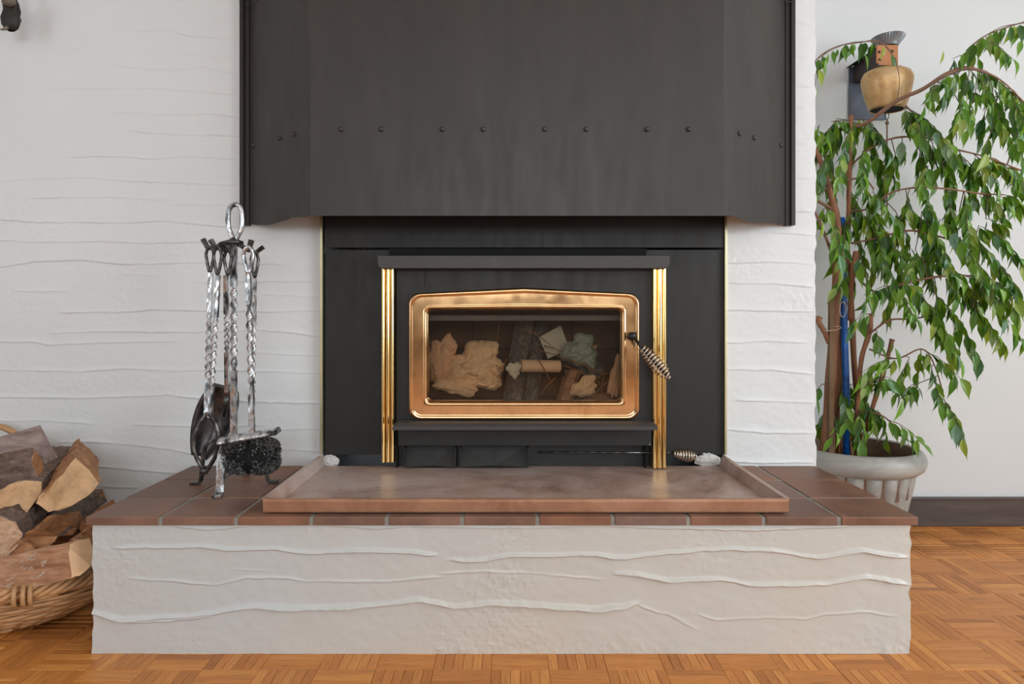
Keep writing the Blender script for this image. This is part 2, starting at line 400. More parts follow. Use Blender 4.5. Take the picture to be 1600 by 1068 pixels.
def grid(x0, x1, z0, z1, nx, nz, ridges, yface, amp, noise_amp, name, mat, d, under=0.0015, edge=False, bead=False):
    """plaster face with real trowel laps: a height field standing off a vertical plane"""
    xs = np.linspace(x0, x1, nx); zs = np.linspace(z0, z1, nz)
    X, Z = np.meshgrid(xs, zs)
    H = np.zeros_like(X)
    for (pts, s) in ridges:
        px = np.array([PX(p[0], d) for p in pts]); pz = np.array([PZ(p[1], d) for p in pts])
        o = np.argsort(px); px = px[o]; pz = pz[o]
        if px[-1] < x0 or px[0] > x1: continue
        sd = int(abs(pts[0][0]*13 + pts[0][1]*7)) % 1000
        # smooth interpolation
        t = np.interp(xs, px, np.arange(len(px)))
        i = np.clip(t.astype(int), 0, len(px)-2); f = t - i; f = f*f*(3-2*f)*0.5 + f*0.5
        zl = pz[i]*(1-f) + pz[i+1]*f + (vnoise(xs*40, xs*0+3, sd)-0.5)*0.0022 + (vnoise(xs*140, xs*0+3, sd+1)-0.5)*0.0009
        fade = np.clip((xs-px[0])/0.03, 0, 1)*np.clip((px[-1]-xs)/0.03, 0, 1)
        if px[0] <= x0+0.005: fade = np.clip((px[-1]-xs)/0.03, 0, 1)
        a = amp*s*fade*(0.55+0.9*vnoise(xs*14, xs*0+5, sd+2))
        dz = Z - zl[None, :]
        wd = 0.004 + 0.004*s
        dp = np.maximum(dz, 0)
        if bead: up = np.where(dz >= 0, np.exp(-(dp/(0.0030+0.0022*s))**2.2)*(1-0.12*s*vnoise(X*90, Z*90, sd+5)), np.clip(1+dz/under, 0, 1))
        else: up = np.where(dz >= 0, np.exp(-(dp/0.0055)), np.clip(1+dz/under, 0, 1))
        H = np.maximum(H, a[None, :]*up)
        H += np.where(dz >= 0, (0.03 if bead else 0.10)*a[None, :]*np.exp(-np.maximum(dz, 0)/0.02), 0)
    H += noise_amp*(vnoise(X*16, Z*22, 3)-0.5) + noise_amp*0.55*(vnoise(X*60, Z*75, 4)-0.5)
    patch = np.clip(vnoise(X*7, Z*9, 8)*2.2-1.0, 0, 1)
    H += patch*noise_amp*1.0*(vnoise(X*130, Z*110, 5)-0.5) + noise_amp*1.1*patch*np.clip(vnoise(X*95, Z*95, 6)-0.72, 0, 1)*3
    if edge:
        X = X + np.where((X < x0+1e-6), (vnoise(Z*45, Z*0, 11)-0.5)*0.006, 0) + np.where((X > x1-1e-6), (vnoise(Z*45, Z*0, 12)-0.5)*0.007, 0)
    Y = yface - H
    V = np.stack([X, Y, Z], -1).reshape(-1, 3)
    idx = np.arange(nx*nz).reshape(nz, nx)
    Fq = np.stack([idx[:-1, :-1], idx[:-1, 1:], idx[1:, 1:], idx[1:, :-1]], -1).reshape(-1, 4)
    return V, Fq

def np_obj(name, parts, mat, parent=None, kind=None, sm=True, uv=None):
    V = np.concatenate([p[0] for p in parts]); off = 0; Fs = []
    for v, f in parts: Fs.append(f + off); off += len(v)
    Fq = np.concatenate(Fs); k = Fq.shape[1]
    me = bpy.data.meshes.new(name)
    L = ORG[parent.name] if parent else Vector((0, 0, 0))
    V = V - np.array(L)
    me.vertices.add(len(V)); me.vertices.foreach_set('co', V.astype(np.float32).ravel())
    me.loops.add(len(Fq)*k); me.loops.foreach_set('vertex_index', Fq.astype(np.int32).ravel())
    me.polygons.add(len(Fq)); me.polygons.foreach_set('loop_start', np.arange(0, len(Fq)*k, k, dtype=np.int32))
    me.update(calc_edges=True)
    me.materials.append(mat)
    if uv is not None:
        l = me.uv_layers.new(name='UVMap'); l.data.foreach_set('uv', uv.astype(np.float32).ravel())
    if sm: me.polygons.foreach_set('use_smooth', np.concatenate([np.full(len(f), len(f) > 6) for v, f in parts]) if name != 'foliage' else [True]*len(me.polygons))
    o = bpy.data.objects.new(name, me); COL.objects.link(o)
    if parent: o.parent = parent
    if kind: o['kind'] = kind
    ORG[o.name] = L
    return o
def boxpart(x0, x1, y0, y1, z0, z1):
    m = MB().box(x0, x1, y0, y1, z0, z1); return (np.array(m.v), np.array(m.f))

LAPS = [
 ([(180,50),(265,48),(300,57),(365,60)],.9), ([(20,80),(150,78),(250,82),(375,90)],.5), ([(170,103),(270,110),(320,105),(375,115)],.9),
 ([(60,140),(230,138),(375,148)],.7), ([(170,175),(265,180),(330,178),(375,183)],1.), ([(190,203),(265,210),(375,212)],.9),
 ([(100,246),(170,244),(240,248),(300,244),(375,250)],1.), ([(-60,283),(0,282),(120,277),(230,284),(375,289)],.8), ([(30,310),(160,308),(280,313)],.8),
 ([(260,319),(375,320)],.7), ([(-60,340),(0,343),(60,347),(200,348),(250,345),(360,354),(440,356)],1.1), ([(-60,376),(0,376),(80,378),(160,377),(230,380),(300,378),(420,374)],.9),
 ([(-60,420),(0,417),(60,408),(120,406),(200,413),(310,410),(450,413)],1.2), ([(20,455),(110,455)],.6), ([(300,441),(380,440),(500,439)],.9), ([(180,428),(260,429)],.4),
 ([(90,488),(200,487),(240,484),(420,487),(503,485)],1.1), ([(75,520),(160,518),(300,519),(400,516),(440,518),(503,526)],1.1), ([(-60,534),(0,534),(50,534),(80,539),(160,535),(280,533)],.9),
 ([(-60,578),(0,578),(120,580),(200,576),(270,580),(330,578),(400,580),(503,584)],.9), ([(-60,620),(0,620),(110,622),(230,619),(260,617),(310,622),(400,628),(503,630)],1.2),
 ([(-60,655),(0,657),(60,657),(150,662)],.8), ([(200,664),(330,667),(420,664)],.6), ([(80,692),(130,690),(200,694),(250,700),(310,710),(380,708)],1.1), ([(131,727),(200,733),(270,739),(300,741)],1.1), ([(150,760),(225,762)],.9),
 ([(400,672),(503,670)],.7), ([(390,700),(503,705)],.6), ([(380,550),(503,556)],.6), ([(400,460),(503,463)],.4),
 ([(200,20),(375,30)],.5),([(40,225),(120,224)],.4),
 ([(1132,365),(1200,363),(1275,367)],1.), ([(1132,411),(1200,409),(1275,412)],1.2), ([(1135,442),(1200,443),(1275,448)],1.3), ([(1132,484),(1275,487)],1.2),
 ([(1132,536),(1200,533),(1262,535)],1.2), ([(1132,577),(1200,578),(1275,585)],1.2), ([(1140,625),(1275,629)],1.3), ([(1132,671),(1200,676),(1275,677)],1.5), ([(1132,720),(1180,723),(1275,722)],1.6),
 ([(1240,37),(1275,40)],1.), ([(1240,90),(1275,91)],1.), ([(1240,137),(1275,134)],1.), ([(1240,172),(1275,168)],1.), ([(1240,226),(1275,223)],1.), ([(1240,280),(1275,276)],1.), ([(1240,330),(1275,331)],1.),
]
OX0, OX1, OZ1 = PX(505, DW), PX(1131, DW), 1.07     # opening that holds the stove insert
wl = grid(-1.65, OX0, 0.0, 1.72, 230, 760, LAPS, DW, 0.0025, 0.0007, '', None, DW)
wr = grid(OX1, HX1+0.003, 0.30, 1.72, 70, 620, LAPS, DW, 0.0028, 0.0013, '', None, DW, edge=True)
np_obj('wall_chimney', [wl, wr,
    boxpart(XL, -1.65, DW, DW+0.03, 0, ZC), boxpart(-1.65, HX1, DW, DW+0.03, 1.72, ZC), boxpart(OX0, OX1, DW, DW+0.03, OZ1, 1.72),
    boxpart(HX1-0.02, HX1, DW+0.002, DB, 0, ZC), boxpart(OX0-0.03, OX0, DW+0.001, DB, 0.27, OZ1), boxpart(OX1, OX1+0.03, DW+0.001, DB, 0.27, OZ1)],
    m_plaster, kind='structure')
structure('wall_back', MB().box(XL, XR, DB, DB+0.1, -0.02, ZC), m_wall)
structure('wall_left', MB().box(XL-0.1, XL, -0.3, DB, -0.02, ZC).box(XL-0.1, XL, YR, -2.1, -0.02, ZC).box(XL-0.1, XL, -2.1, -0.3, -0.02, 0.6).box(XL-0.1, XL, -2.1, -0.3, 2.1, ZC), m_wall)
structure('wall_right', MB().box(XR, XR+0.1, 0.7, DB, -0.02, ZC).box(XR, XR+0.1, YR, -1.7, -0.02, ZC).box(XR, XR+0.1, -1.7, 0.7, -0.02, 0.5).box(XR, XR+0.1, -1.7, 0.7, 2.2, ZC), m_wall)
structure('wall_rear', MB().box(XL, -1.3, YR-0.1, YR, -0.02, ZC).box(2.1, XR, YR-0.1, YR, -0.02, ZC).box(-1.3, 2.1, YR-0.1, YR, -0.02, 1.12).box(-1.3, 2.1, YR-0.1, YR, 2.2, ZC), m_rear)
structure('ceiling', MB().box(XL, XR, YR, DB, ZC, ZC+0.1), m_ceil)
structure('window_1', MB().box(-1.3, 2.1, YR-0.06, YR, 1.12, 1.16).box(-1.3, 2.1, YR-0.06, YR, 2.14, 2.2).box(-1.3, -1.24, YR-0.06, YR, 1.16, 2.14).box(2.04, 2.1, YR-0.06, YR, 1.16, 2.14).box(-0.2, -0.14, YR-0.02, YR, 1.16, 2.14).box(0.94, 1.0, YR-0.02, YR, 1.16, 2.14), m_ceil)
structure('window_2', MB().box(XR, XR+0.06, -1.7, 0.7, 0.5, 0.56).box(XR, XR+0.06, -1.7, 0.7, 2.14, 2.2).box(XR, XR+0.02, -0.53, -0.47, 0.56, 2.14), m_ceil)
structure('window_3', MB().box(XL-0.06, XL, -2.1, -0.3, 0.6, 0.66).box(XL-0.06, XL, -2.1, -0.3, 2.04, 2.1).box(XL-0.02, XL, -1.23, -1.17, 0.66, 2.04), m_ceil)
structure('baseboard_back', MB().box(HX1+0.001, XR, DB-0.014, DB-0.0005, 0.0005, 0.10).box(HX1+0.001, XR, DB-0.018, DB-0.0005, 0.094, 0.102), m_base, bevel=0.002)

# ------------------------------------------------------------------ parquet floor
PB = 0.122; NF = 6; FW = PB/NF; TH = 0.009
fx0, fy0 = 0.085 - 30*PB, 1.340 - 12*PB
floor = structure('floor', MB().box(XL, XR, YR, DB, -0.06, -TH), m_sub)
def strip_arrays(cx, cy, along_x, z, uo):
    l = PB/2-0.0003; wd = FW/2-0.0003; e = 0.0006
    pts = []
    for (a, b, zz) in [(l, wd, -TH), (l, wd, -e), (l-e, wd-e, 0)]:
        for (sa, sb) in ((-1,-1),(1,-1),(1,1),(-1,1)): pts.append((sa*a, sb*b, zz))
    fc = [(0,1,5,4),(1,2,6,5),(2,3,7,6),(3,0,4,7),(4,5,9,8),(5,6,10,9),(6,7,11,10),(7,4,8,11),(8,9,10,11)]
    P3 = np.array(pts); uv = P3[:, :2] + np.array(uo)
    if not along_x: P3 = np.stack([-P3[:,1], P3[:,0], P3[:,2]], -1)
    return P3 + np.array([cx, cy, z]), np.array(fc), uv
allstrips = []
for i in range(-2, 52):
    for j in range(-2, 25):
        bx = fx0 + i*PB; by = fy0 + j*PB
        if bx < -2.4 or bx > 2.6 or by > DB+.01 or by < 0.5: continue
        ax = ((i + j + (30+12+1)) % 2 == 0)      # grain along x in this square
        sq_z = random.uniform(-0.0006, 0.0004)
        for k in range(NF):
            o = -PB/2 + (k+0.5)*FW
            cx = bx+PB/2 + (0 if ax else o); cy = by+PB/2 + (o if ax else 0)
            if cy > DB+0.06: continue
            if -0.92 < cx < 0.87 and cy > 1.44: continue     # under the hearth
            if -2.4 < cx < HX0 and cy > DW+0.01: continue
            u = CX + F*cx/max(cy, .2); v = CY + F*EYE/max(cy, .2)
            score = 0
            if -15 < u < 1615 and v < 1085:
                score = 1.0/cy**2
                if -0.92 < cx < 0.89 and cy > 1.41: score = 0
                if cx < -1.0 and cy > 1.5: score = 0
            allstrips.append([score, cx, cy, ax, sq_z + random.uniform(-0.0002, 0.0002)])
allstrips.sort(key=lambda s: -s[0])
single = [s for s in allstrips[:300] if s[0] > 0]; bulk = allstrips[len(single):]
v0, f0, uv0 = strip_arrays(0, 0, True, 0, (0, 0))
sme = bpy.data.meshes.new('parquet_strip'); sme.from_pydata(v0.tolist(), [], f0.tolist()); sme.materials.append(m_parq)
ul = sme.uv_layers.new(name='UVMap'); ul.data.foreach_set('uv', np.array([uv0[i] for f in f0 for i in f], dtype=np.float32).ravel())
for s in single:
    o = bpy.data.objects.new('parquet_strip', sme); COL.objects.link(o); o.parent = floor
    o.location = (s[1], s[2], s[4]); o.rotation_euler = (random.uniform(-.001, .001), 0, 0 if s[3] else PI/2)
parts = []; uvs = []
for s in bulk:
    v, f, uv = strip_arrays(s[1], s[2], s[3], s[4], (random.uniform(0, 40), random.uniform(0, 40)))
    parts.append((v, f)); uvs.append(uv[f.ravel()])
np_obj('parquet_field', parts, m_parq, parent=floor, kind='stuff', sm=False, uv=np.concatenate(uvs))
obj('floor_boarding', MB().box(XL, XR, YR, 0.46, -TH, -0.0005).box(XL, -2.42, 0.46, DW, -TH, -0.0005).box(2.75, XR, 0.46, DB, -TH, -0.0005), m_floor, parent=floor)

# ------------------------------------------------------------------ raised hearth
HZ = 0.305; HF = 1.394
hearth = thing('hearth', 'raised white plastered hearth topped with brown quarry tiles', 'hearth', (0, 1.6, 0))
RID = [
 ([(170,858),(209,856),(310,855),(371,860),(424,858),(481,865),(559,862),(640,864),(686,869)],1.0),
 ([(694,876),(743,878),(800,870),(927,868),(975,874),(1045,865),(1132,859),(1194,861),(1281,872),(1347,862),(1400,870),(1424,872)],1.0),
 ([(130,955),(160,963),(192,971),(292,964),(397,950),(463,953),(537,951),(600,946),(655,940),(712,950),(778,944),(800,946),(931,954),(975,950),(1004,942)],1.55),
 ([(192,973),(250,971),(330,964)],.7),
 ([(955,898),(992,898),(1045,909),(1124,906),(1176,915),(1294,914),(1355,903),(1400,910),(1424,915)],1.15),
 ([(196,904),(244,907),(336,915),(384,904),(446,903),(481,909),(599,909),(697,902)],.4), ([(680,898),(760,893),(800,895),(950,906)],.25),
 ([(260,821),(323,828),(390,822)],.7), ([(505,820),(590,826),(640,821)],.6), ([(640,823),(800,825),(895,823)],.35), ([(945,822),(1062,826),(1150,828),(1215,827),(1330,823)],.7),
 ([(1085,960),(1119,970),(1194,966),(1259,968),(1294,960),(1351,957),(1410,964)],.35), ([(990,944),(1040,960),(1095,985)],.4), ([(1030,955),(1080,975)],.3),
 ([(350,890),(430,893)],.15),
]
BX0, BX1 = PX(143, 1.40), PX(1423.5, 1.40)
fr_ = grid(BX0, BX1, 0.0, 0.2855, 700, 230, RID, 1.403, 0.0052, 0.0014, '', None, 1.40, under=0.0026, edge=True, bead=True)
np_obj('plastered_base', [fr_, boxpart(BX0+0.001, BX1-0.001, 1.405, DW-0.004, 0.0, 0.285)], m_hearthp, parent=hearth)
obj('grout_bed', MB().box(HX0+0.004, HX1-0.004, HF+0.003, DW-0.003, 0.2856, HZ-0.0025), m_grout, parent=hearth)
TP = 0.1657; cols = [HX0] + [-0.765 + k*TP for k in range(10)] + [HX1]
rows = [HF, 1.539, 1.705, DW-0.004]; g = 0.0042
for i in range(11):
    for j in range(3):
        x0 = cols[i] + (g if i else 0); x1 = cols[i+1] - (g if i < 10 else 0)
        y0 = rows[j] + (g if j else 0); y1 = rows[j+1] - (g if j < 2 else 0)
        zt = HZ + random.uniform(-0.0006, 0.0006)
        obj('tile', MB().box(x0, x1, y0, y1, 0.2858, zt), m_tile, parent=hearth, bevel=0.0022)

# loose plaster at the mouth of the opening
def lump(px, py, d, r, sc, lab, seed):
    c = P(px, py, d); c.z = HZ + r*sc[2]*0.9
    obj('plaster_lump', MB().blob(c, r, seed, 0.3, 14, 8, sc), m_mortar, loc=(c.x, c.y, HZ), label=lab, cat='plaster')
lump(516, 719, 1.852, 0.02, (1.3, 0.5, 0.85), 'small white plaster lump at the left foot of the black stove surround', 3)
lump(1106, 719, 1.852, 0.03, (1.25, 0.4, 0.65), 'larger white plaster lump beside the right end of the copper tray', 5)

# ------------------------------------------------------------------ copper hearth tray
tray = thing('hearth_tray', 'tarnished copper tray with upturned rims lying on the brown tiles in front of the stove', 'tray', (0.03, 1.62, HZ))
TX0, TX1, TY0, TY1 = PX(411, 1.414), PX(1232, 1.414), 1.414, 1.842
tz = HZ+0.0015
obj('tray_base', MB().box(TX0+0.006, TX1-0.006, TY0+0.004, TY1, tz, tz+0.003), m_copper, parent=tray)
obj('front_rim', MB().prism([(TX0, TY0+0.004, tz), (TX0, TY0-0.002, tz+0.003), (TX0, TY0-0.003, tz+0.028), (TX0, TY0+0.001, tz+0.0325), (TX0, TY0+0.007, tz+0.032), (TX0, TY0+0.008, tz+0.026), (TX0, TY0+0.006, tz+0.003)], (TX1-TX0, 0, 0)), m_copper_rim, parent=tray, bevel=0.001)
for sg, x in ((-1, TX0), (1, TX1)):
    q = -sg
    prof = [(x+q*0.010, tz), (x+q*0.002, tz+0.027), (x-q*0.004, tz+0.031), (x-q*0.004, tz+0.033), (x+q*0.0045, tz+0.031), (x+q*0.0135, tz+0.0035)]
    poly = [(a, TY0+0.003, b) for a, b in prof]
    if sg > 0: poly = poly[::-1]
    obj('side_rim', MB().prism(poly, (0, TY1-TY0-0.003, 0)), m_copper, parent=tray)
obj('ash_crumb', MB().blob(P(765, 771, 1.49) * 1.0, 0.009, 4, 0.3, 12, 6, (1.2, 1.0, 0.35)), m_bark, parent=None, loc=P(765, 771, 1.49), label='small dark ember crumb lying near the front of the copper tray', cat='ember')
bpy.data.objects['ash_crumb'].location.z = tz+0.0065

# ------------------------------------------------------------------ black hood
hood = thing('fireplace_hood', 'large black sheet steel hood on the white chimney wall above the stove', 'hood', (0.02, 1.8, 1.0))
D1, D2 = 1.68, 1.857
hx0, hx1 = PX(485, D1), PX(1131, D1); ox0, ox1 = PX(388, D2), PX(1229, D2); hz0 = 1.009; t = 0.003
obj('front_panel', MB().box(hx0, hx1, D1, D1+t, hz0, ZC-0.01), m_hood, parent=hood)
def side(xa, xb, s):
    n = 14; vs = []; fs = []
    for k in range(n+1):
        u = k/n; zb = hz0 + 0.0035*math.sin(u*9+s) + (-0.004 if 0.3 < u < 0.9 else 0)*1
        x = xa+(xb-xa)*u; y = D1+(D2-D1)*u
        if k == 0: zb = hz0
        vs += [(x, y, zb), (x, y, ZC-0.01), (x, y+t, ZC-0.01), (x, y+t, zb)]
    for k in range(n):
        a = 4*k; b = a+4
        for (p, q) in ((0,1),(1,2),(2,3),(3,0)): fs.append((a+p, a+q, b+q, b+p) if s > 0 else (b+p, b+q, a+q, a+p))
    fs.append((3,2,1,0)); fs.append((4*n,4*n+1,4*n+2,4*n+3))
    return MB().add(vs, fs)
obj('side_panel', side(hx0, ox0, -1), m_hood, parent=hood); obj('side_panel', side(hx1, ox1, 1), m_hood, parent=hood)
for xa, xb in ((PX(376, 1.85), PX(382, 1.85)), (PX(1235, 1.85), PX(1241, 1.85))):
    lf = xa < 0
    m = MB().box(xa, xb, 1.842, DW-0.0005, hz0-0.002, ZC-0.01)
    m.box(*( (xb, PX(389, 1.85)) if lf else (PX(1228, 1.85), xa)), 1.850, DW-0.0005, hz0-0.002, ZC-0.01)
    obj('flange', m, m_flange, parent=hood)
def rivet(c, nrm):
    n = Vector(nrm).normalized(); u = n.orthogonal().normalized(); v = n.cross(u); m = MB(); vs = []; c = Vector(c)
    prof = [(0.0056, 0), (0.0054, 0.0016), (0.0038, 0.0036), (0.0014, 0.0045)]
    for r, h in [(q_[0]*1.3, q_[1]*1.3) for q_ in prof]:
        for i in range(10): a = 2*PI*i/10; vs.append(c + u*math.cos(a)*r + v*math.sin(a)*r + n*h)
    fs = [(k*10+i, k*10+(i+1) % 10, (k+1)*10+(i+1) % 10, (k+1)*10+i) for k in range(3) for i in range(10)] + [tuple(30+i for i in range(10))]
    m.add(vs, fs); obj('rivet', m, m_black if False else m_hood, parent=hood, sm=True)
for px in (533, 596, 691, 755, 851, 916, 1011, 1076): rivet((PX(px, D1), D1-0.0002, PZ(202, D1)), (0, -1, 0))
for s, xa, xb, pxs in ((-1, hx0, ox0, (459, 437, 396)), (1, hx1, ox1, (1155, 1178, 1220))):
    nr = Vector((s*(D2-D1), -abs(xb-xa), 0))
    for px in pxs:
        # intersection of the view ray with the panel, used as the rivet's real place
        k = (px-CX)/F; u = (k*D1 - xa)/((xb-xa) - k*(D2-D1)); x = xa+(xb-xa)*u; y = D1+(D2-D1)*u
        rivet((x, y-0.0002, PZ(202, D1)), nr)
obj('wire', MB().sweep([P(412, -6, 1.78), P(400, 3, 1.80), P(388, 9, 1.825), P(379, 6, 1.835), P(374, 0, 1.84), P(371, -8, 1.84)], 0.0012, 6), m_black, parent=hood, sm=True)
obj('wire', MB().sweep([P(1222, -5, 1.83), P(1228, 2, 1.836), P(1240, 4, 1.84), P(1246, -6, 1.84)], 0.0012, 6), m_black, parent=hood, sm=True)

# ------------------------------------------------------------------ stove insert
st = thing('fireplace_insert', 'black wood stove insert with brass framed glass door set in the chimney', 'stove', (0.03, 1.83, HZ))
FD = 1.858
px0, px1 = PX(508, FD), PX(1130, FD)
obj('surround_panel', MB().box(px0, PX(620, FD), FD, FD+0.004, PZ(710, FD), PZ(390, FD)), m_panel, parent=st, bevel=0.0008)
obj('surround_panel', MB().box(PX(1008, FD), px1, FD, FD+0.004, PZ(710, FD), PZ(390, FD)), m_panel, parent=st, bevel=0.0008)
obj('top_panel', MB().box(px0, px1, FD-0.006, FD-0.002, PZ(387, FD), 1.06), m_panel, parent=st, bevel=0.0008)
for a, b in ((501.5, 505.5), (1130.5, 1134)):
    obj('edge_trim', MB().box(PX(a, FD), PX(b, FD), FD-0.012, FD+0.012, PZ(709, FD), 1.055), m_pale_brass, parent=st, bevel=0.0006)
ix0, ix1 = PX(622, 1.83), PX(1006, 1.83)
# body: open-fronted firebox
fb = MB(); yb = 2.19
bx0, bx1, bz0, bz1 = PX(652, 1.84), PX(988, 1.84), PZ(640, 1.84), PZ(468, 1.84)
fb.box(ix0, ix1, yb, yb+0.02, HZ+0.002, 0.875).box(ix0-0.005, ix0, 1.82, yb, HZ+0.002, 0.875).box(ix1, ix1+0.005, 1.82, yb, HZ+0.002, 0.875).box(ix0, ix1, 1.86, yb, 0.87, 0.875)
obj('body_shell', fb, m_void, parent=st)
obj('firebox_floor', MB().box(bx0-0.02, bx1+0.02, 1.832, 2.15, bz0-0.02, bz0), m_brick, parent=st)
obj('firebox_roof', MB().box(bx0-0.02, bx1+0.02, 1.832, 2.15, bz1, bz1+0.02), m_brick, parent=st)
bw = (bx1-bx0+0.04)/4
for r_ in range(2):
    for c_ in range(4):
        x = bx0-0.02+c_*bw; z = bz0 + r_*(bz1-bz0)/2
        obj('firebrick', MB().box(x+0.0015, x+bw-0.0015, 2.13, 2.15, z+0.0015, z+(bz1-bz0)/2-0.0015), m_brick, parent=st, bevel=0.002)
for s, x in ((0, bx0-0.02), (1, bx1+0.004)):
    for r_ in range(2):
        z = bz0 + r_*(bz1-bz0)/2
        obj('firebrick', MB().box(x, x+0.016, 1.835, 2.128, z+0.0015, z+(bz1-bz0)/2-0.0015), m_brick, parent=st, bevel=0.002)
obj('baffle', MB().box(bx0, bx1, 1.87, 1.90, PZ(501, 1.87), PZ(492, 1.87)), m_baffle, parent=st, bevel=0.003)
# face plate around the door
fp = MB(); a0, a1 = PX(620, 1.818), PX(1020, 1.818); yt, ybm = PZ(418, 1.818), PZ(662, 1.818)
q0, q1, q2, q3 = PX(655, 1.818), PX(984, 1.818), PZ(638, 1.818), PZ(470, 1.818)
fp.box(a0, q0, 1.816, 1.834, ybm, yt).box(q1, a1, 1.816, 1.834, ybm, yt).box(q0, q1, 1.816, 1.834, q3, yt).box(q0, q1, 1.816, 1.834, ybm, q2)
obj('face_plate', fp, m_panel, parent=st)
obj('plate_joint', MB().box(PX(664, 1.815), PX(664.8, 1.815), 1.8152, 1.8165, PZ(448, 1.815), PZ(420, 1.815)), m_void, parent=st)
# top lip
LD = 1.775; lx0, lx1, lz0, lz1 = PX(590, LD), PX(1046, LD), PZ(419, LD), PZ(399, LD); r_ = 0.012
poly = [(lx0, LD, lz1), (lx0, LD, lz0+r_), (lx0+0.3*r_, LD, lz0+0.3*r_), (lx0+r_, LD, lz0), (lx1-r_, LD, lz0), (lx1-0.3*r_, LD, lz0+0.3*r_), (lx1, LD, lz0+r_), (lx1, LD, lz1)]
obj('top_lip', MB().prism(poly, (0, FD-LD-0.001, 0)), m_lip, parent=st, bevel=0.0015)
obj('lip_gap_shade', MB().box(PX(608, 1.853), PX(1010, 1.853), 1.853, 1.857, PZ(399, 1.85), PZ(388, 1.85)), m_void, parent=st)  # black strip painting the shade in the gap above the lip
# brass posts: a broad half round beside a narrow bead
def post(pa, pb, zb, flip):
    xa, xb = PX(pa, 1.80), PX(pb, 1.80); wd = xb-xa; prof = []
    segs = [(0.0, 0.30), (0.30, 0.66), (0.66, 1.0)] if not flip else [(0.0, 0.34), (0.34, 0.70), (0.70, 1.0)]
    dep = [0.010, 0.008, 0.009]
    for (s0, s1), h in zip(segs, dep):
        for k in range(7):
            a = PI*k/7; prof.append((xa+wd*(s0+(s1-s0)*(0.5-0.5*math.cos(a))), 1.806-h*math.sin(a)))
    prof.append((xb, 1.806)); prof += [(xb, 1.825), (xa, 1.825)]
    m = MB().prism([(x, y, zb) for x, y in prof][::-1], (0, 0, PZ(419, 1.80)-zb))
    o = obj('brass_post', m, m_brass_post, parent=st, bevel=0.0006); return o
post(595.5, 616, PZ(722, 1.80), False); post(1019.5, 1042, PZ(731, 1.80), True)
# door
door_o = MB(); DD = 1.79
def outline(x0, x1, z0, z1, r, peak, nc=8, ns=20):
    pts = []
    def arc(cx, cz, a0):
        for k in range(nc+1):
            a = a0 + (PI/2)*k/nc; pts.append((cx + r*math.cos(a), cz + r*math.sin(a)))
    def line(xa, za, xb, zb):
        for k in range(1, ns): u = k/ns; pts.append((xa+(xb-xa)*u, za+(zb-za)*u))
    arc(x1-r, z1-r, 0); 
    for k in range(1, ns):
        u = k/ns; pts.append(((x1-r)+(x0+r-x1+r)*u, z1))
    arc(x0+r, z1-r, PI/2); line(x0, z1-r, x0, z0+r)
    arc(x0+r, z0+r, PI); line(x0+r, z0, x1-r, z0)
    arc(x1-r, z0+r, 1.5*PI); line(x1, z0+r, x1, z1-r)
    cx = (x0+x1)/2; hw = (x1-x0)/2
    out = []
    for x, z in pts:
        if z > z1-r-1e-6: z += peak*max(0, 1-abs(x-cx)/hw)*(1.0 if z > z1-r*0.9 else (z-(z1-r))/(0.1*r+1e-9))
        out.append((x, z))
    return out
O = outline(PX(638, DD), PX(1000, DD), PZ(656, DD), PZ(458, DD), 0.030, 0.017)
I = outline(PX(669, DD), PX(970, DD), PZ(626, DD), PZ(484, DD), 0.011, 0.0)
rings = [(0.0, 1.815), (0.0, 1.800), (0.02, 1.793), (0.07, 1.788), (0.14, 1.787), (0.20, 1.789), (0.26, 1.7905), (0.275, 1.7905), (0.5, 1.7905), (0.725, 1.7905), (0.74, 1.7905), (0.79, 1.789), (0.84, 1.7885), (0.90, 1.791), (0.97, 1.797), (1.0, 1.803), (1.0, 1.812)]
n = len(O); vs = []
for tt, y in rings:
    for (a, b) in zip(O, I): vs.append((a[0]+(b[0]-a[0])*tt, y, a[1]+(b[1]-a[1])*tt))
fs = [(k*n+i, (k+1)*n+i, (k+1)*n+(i+1) % n, k*n+(i+1) % n) for k in range(len(rings)-1) for i in range(n)]
door = obj('door', MB().add(vs, fs), m_brass, parent=st, sm=True)
obj('glass_pane', MB().box(PX(664, 1.81), PX(975, 1.81), 1.806, 1.809, PZ(631, 1.81), PZ(480, 1.81)), m_glass, parent=door)
hub = P(988, 525, 1.778)
h = MB().blob(hub, 0.0125, 1, 0.0, 16, 10, (1, 0.9, 1))
p1 = P(1003, 543, 1.745); p2 = P(1046, 591, 1.725)
h.sweep([hub, hub+(p1-hub)*0.5+Vector((0, -0.008, 0)), p1, p1+(p2-p1)*0.9], 0.0045, 10)
obj('door_handle', h, m_black, parent=door, sm=True)
def coil(a, b, turns, rmax, wire, name, parent, m):
    ax = (b-a); L = ax.length; ax.normalize(); u = ax.orthogonal().normalized(); v = ax.cross(u); pts = []
    N = int(turns*16)
    for k in range(N+1):
        s = k/N; rr = rmax*(0.38 + 0.62*math.sin(PI*min(1, s**0.75*1.0))**0.9) if s < 0.62 else rmax*(1.0-0.86*((s-0.62)/0.38)**1.8)*0.99
        if s < 0.62: rr = rmax*(0.42+0.58*math.sin(PI/2*(s/0.62)))
        ph = 2*PI*turns*s; pts.append(a + ax*L*s + (u*math.cos(ph) + v*math.sin(ph))*rr)
    return obj(name, MB().sweep(pts, wire, 7), m, parent=parent, sm=True)
coil(p1-(p2-p1)*0.03, p2, 12, 0.0205, 0.0021, 'coil_grip', door, m_chrome)
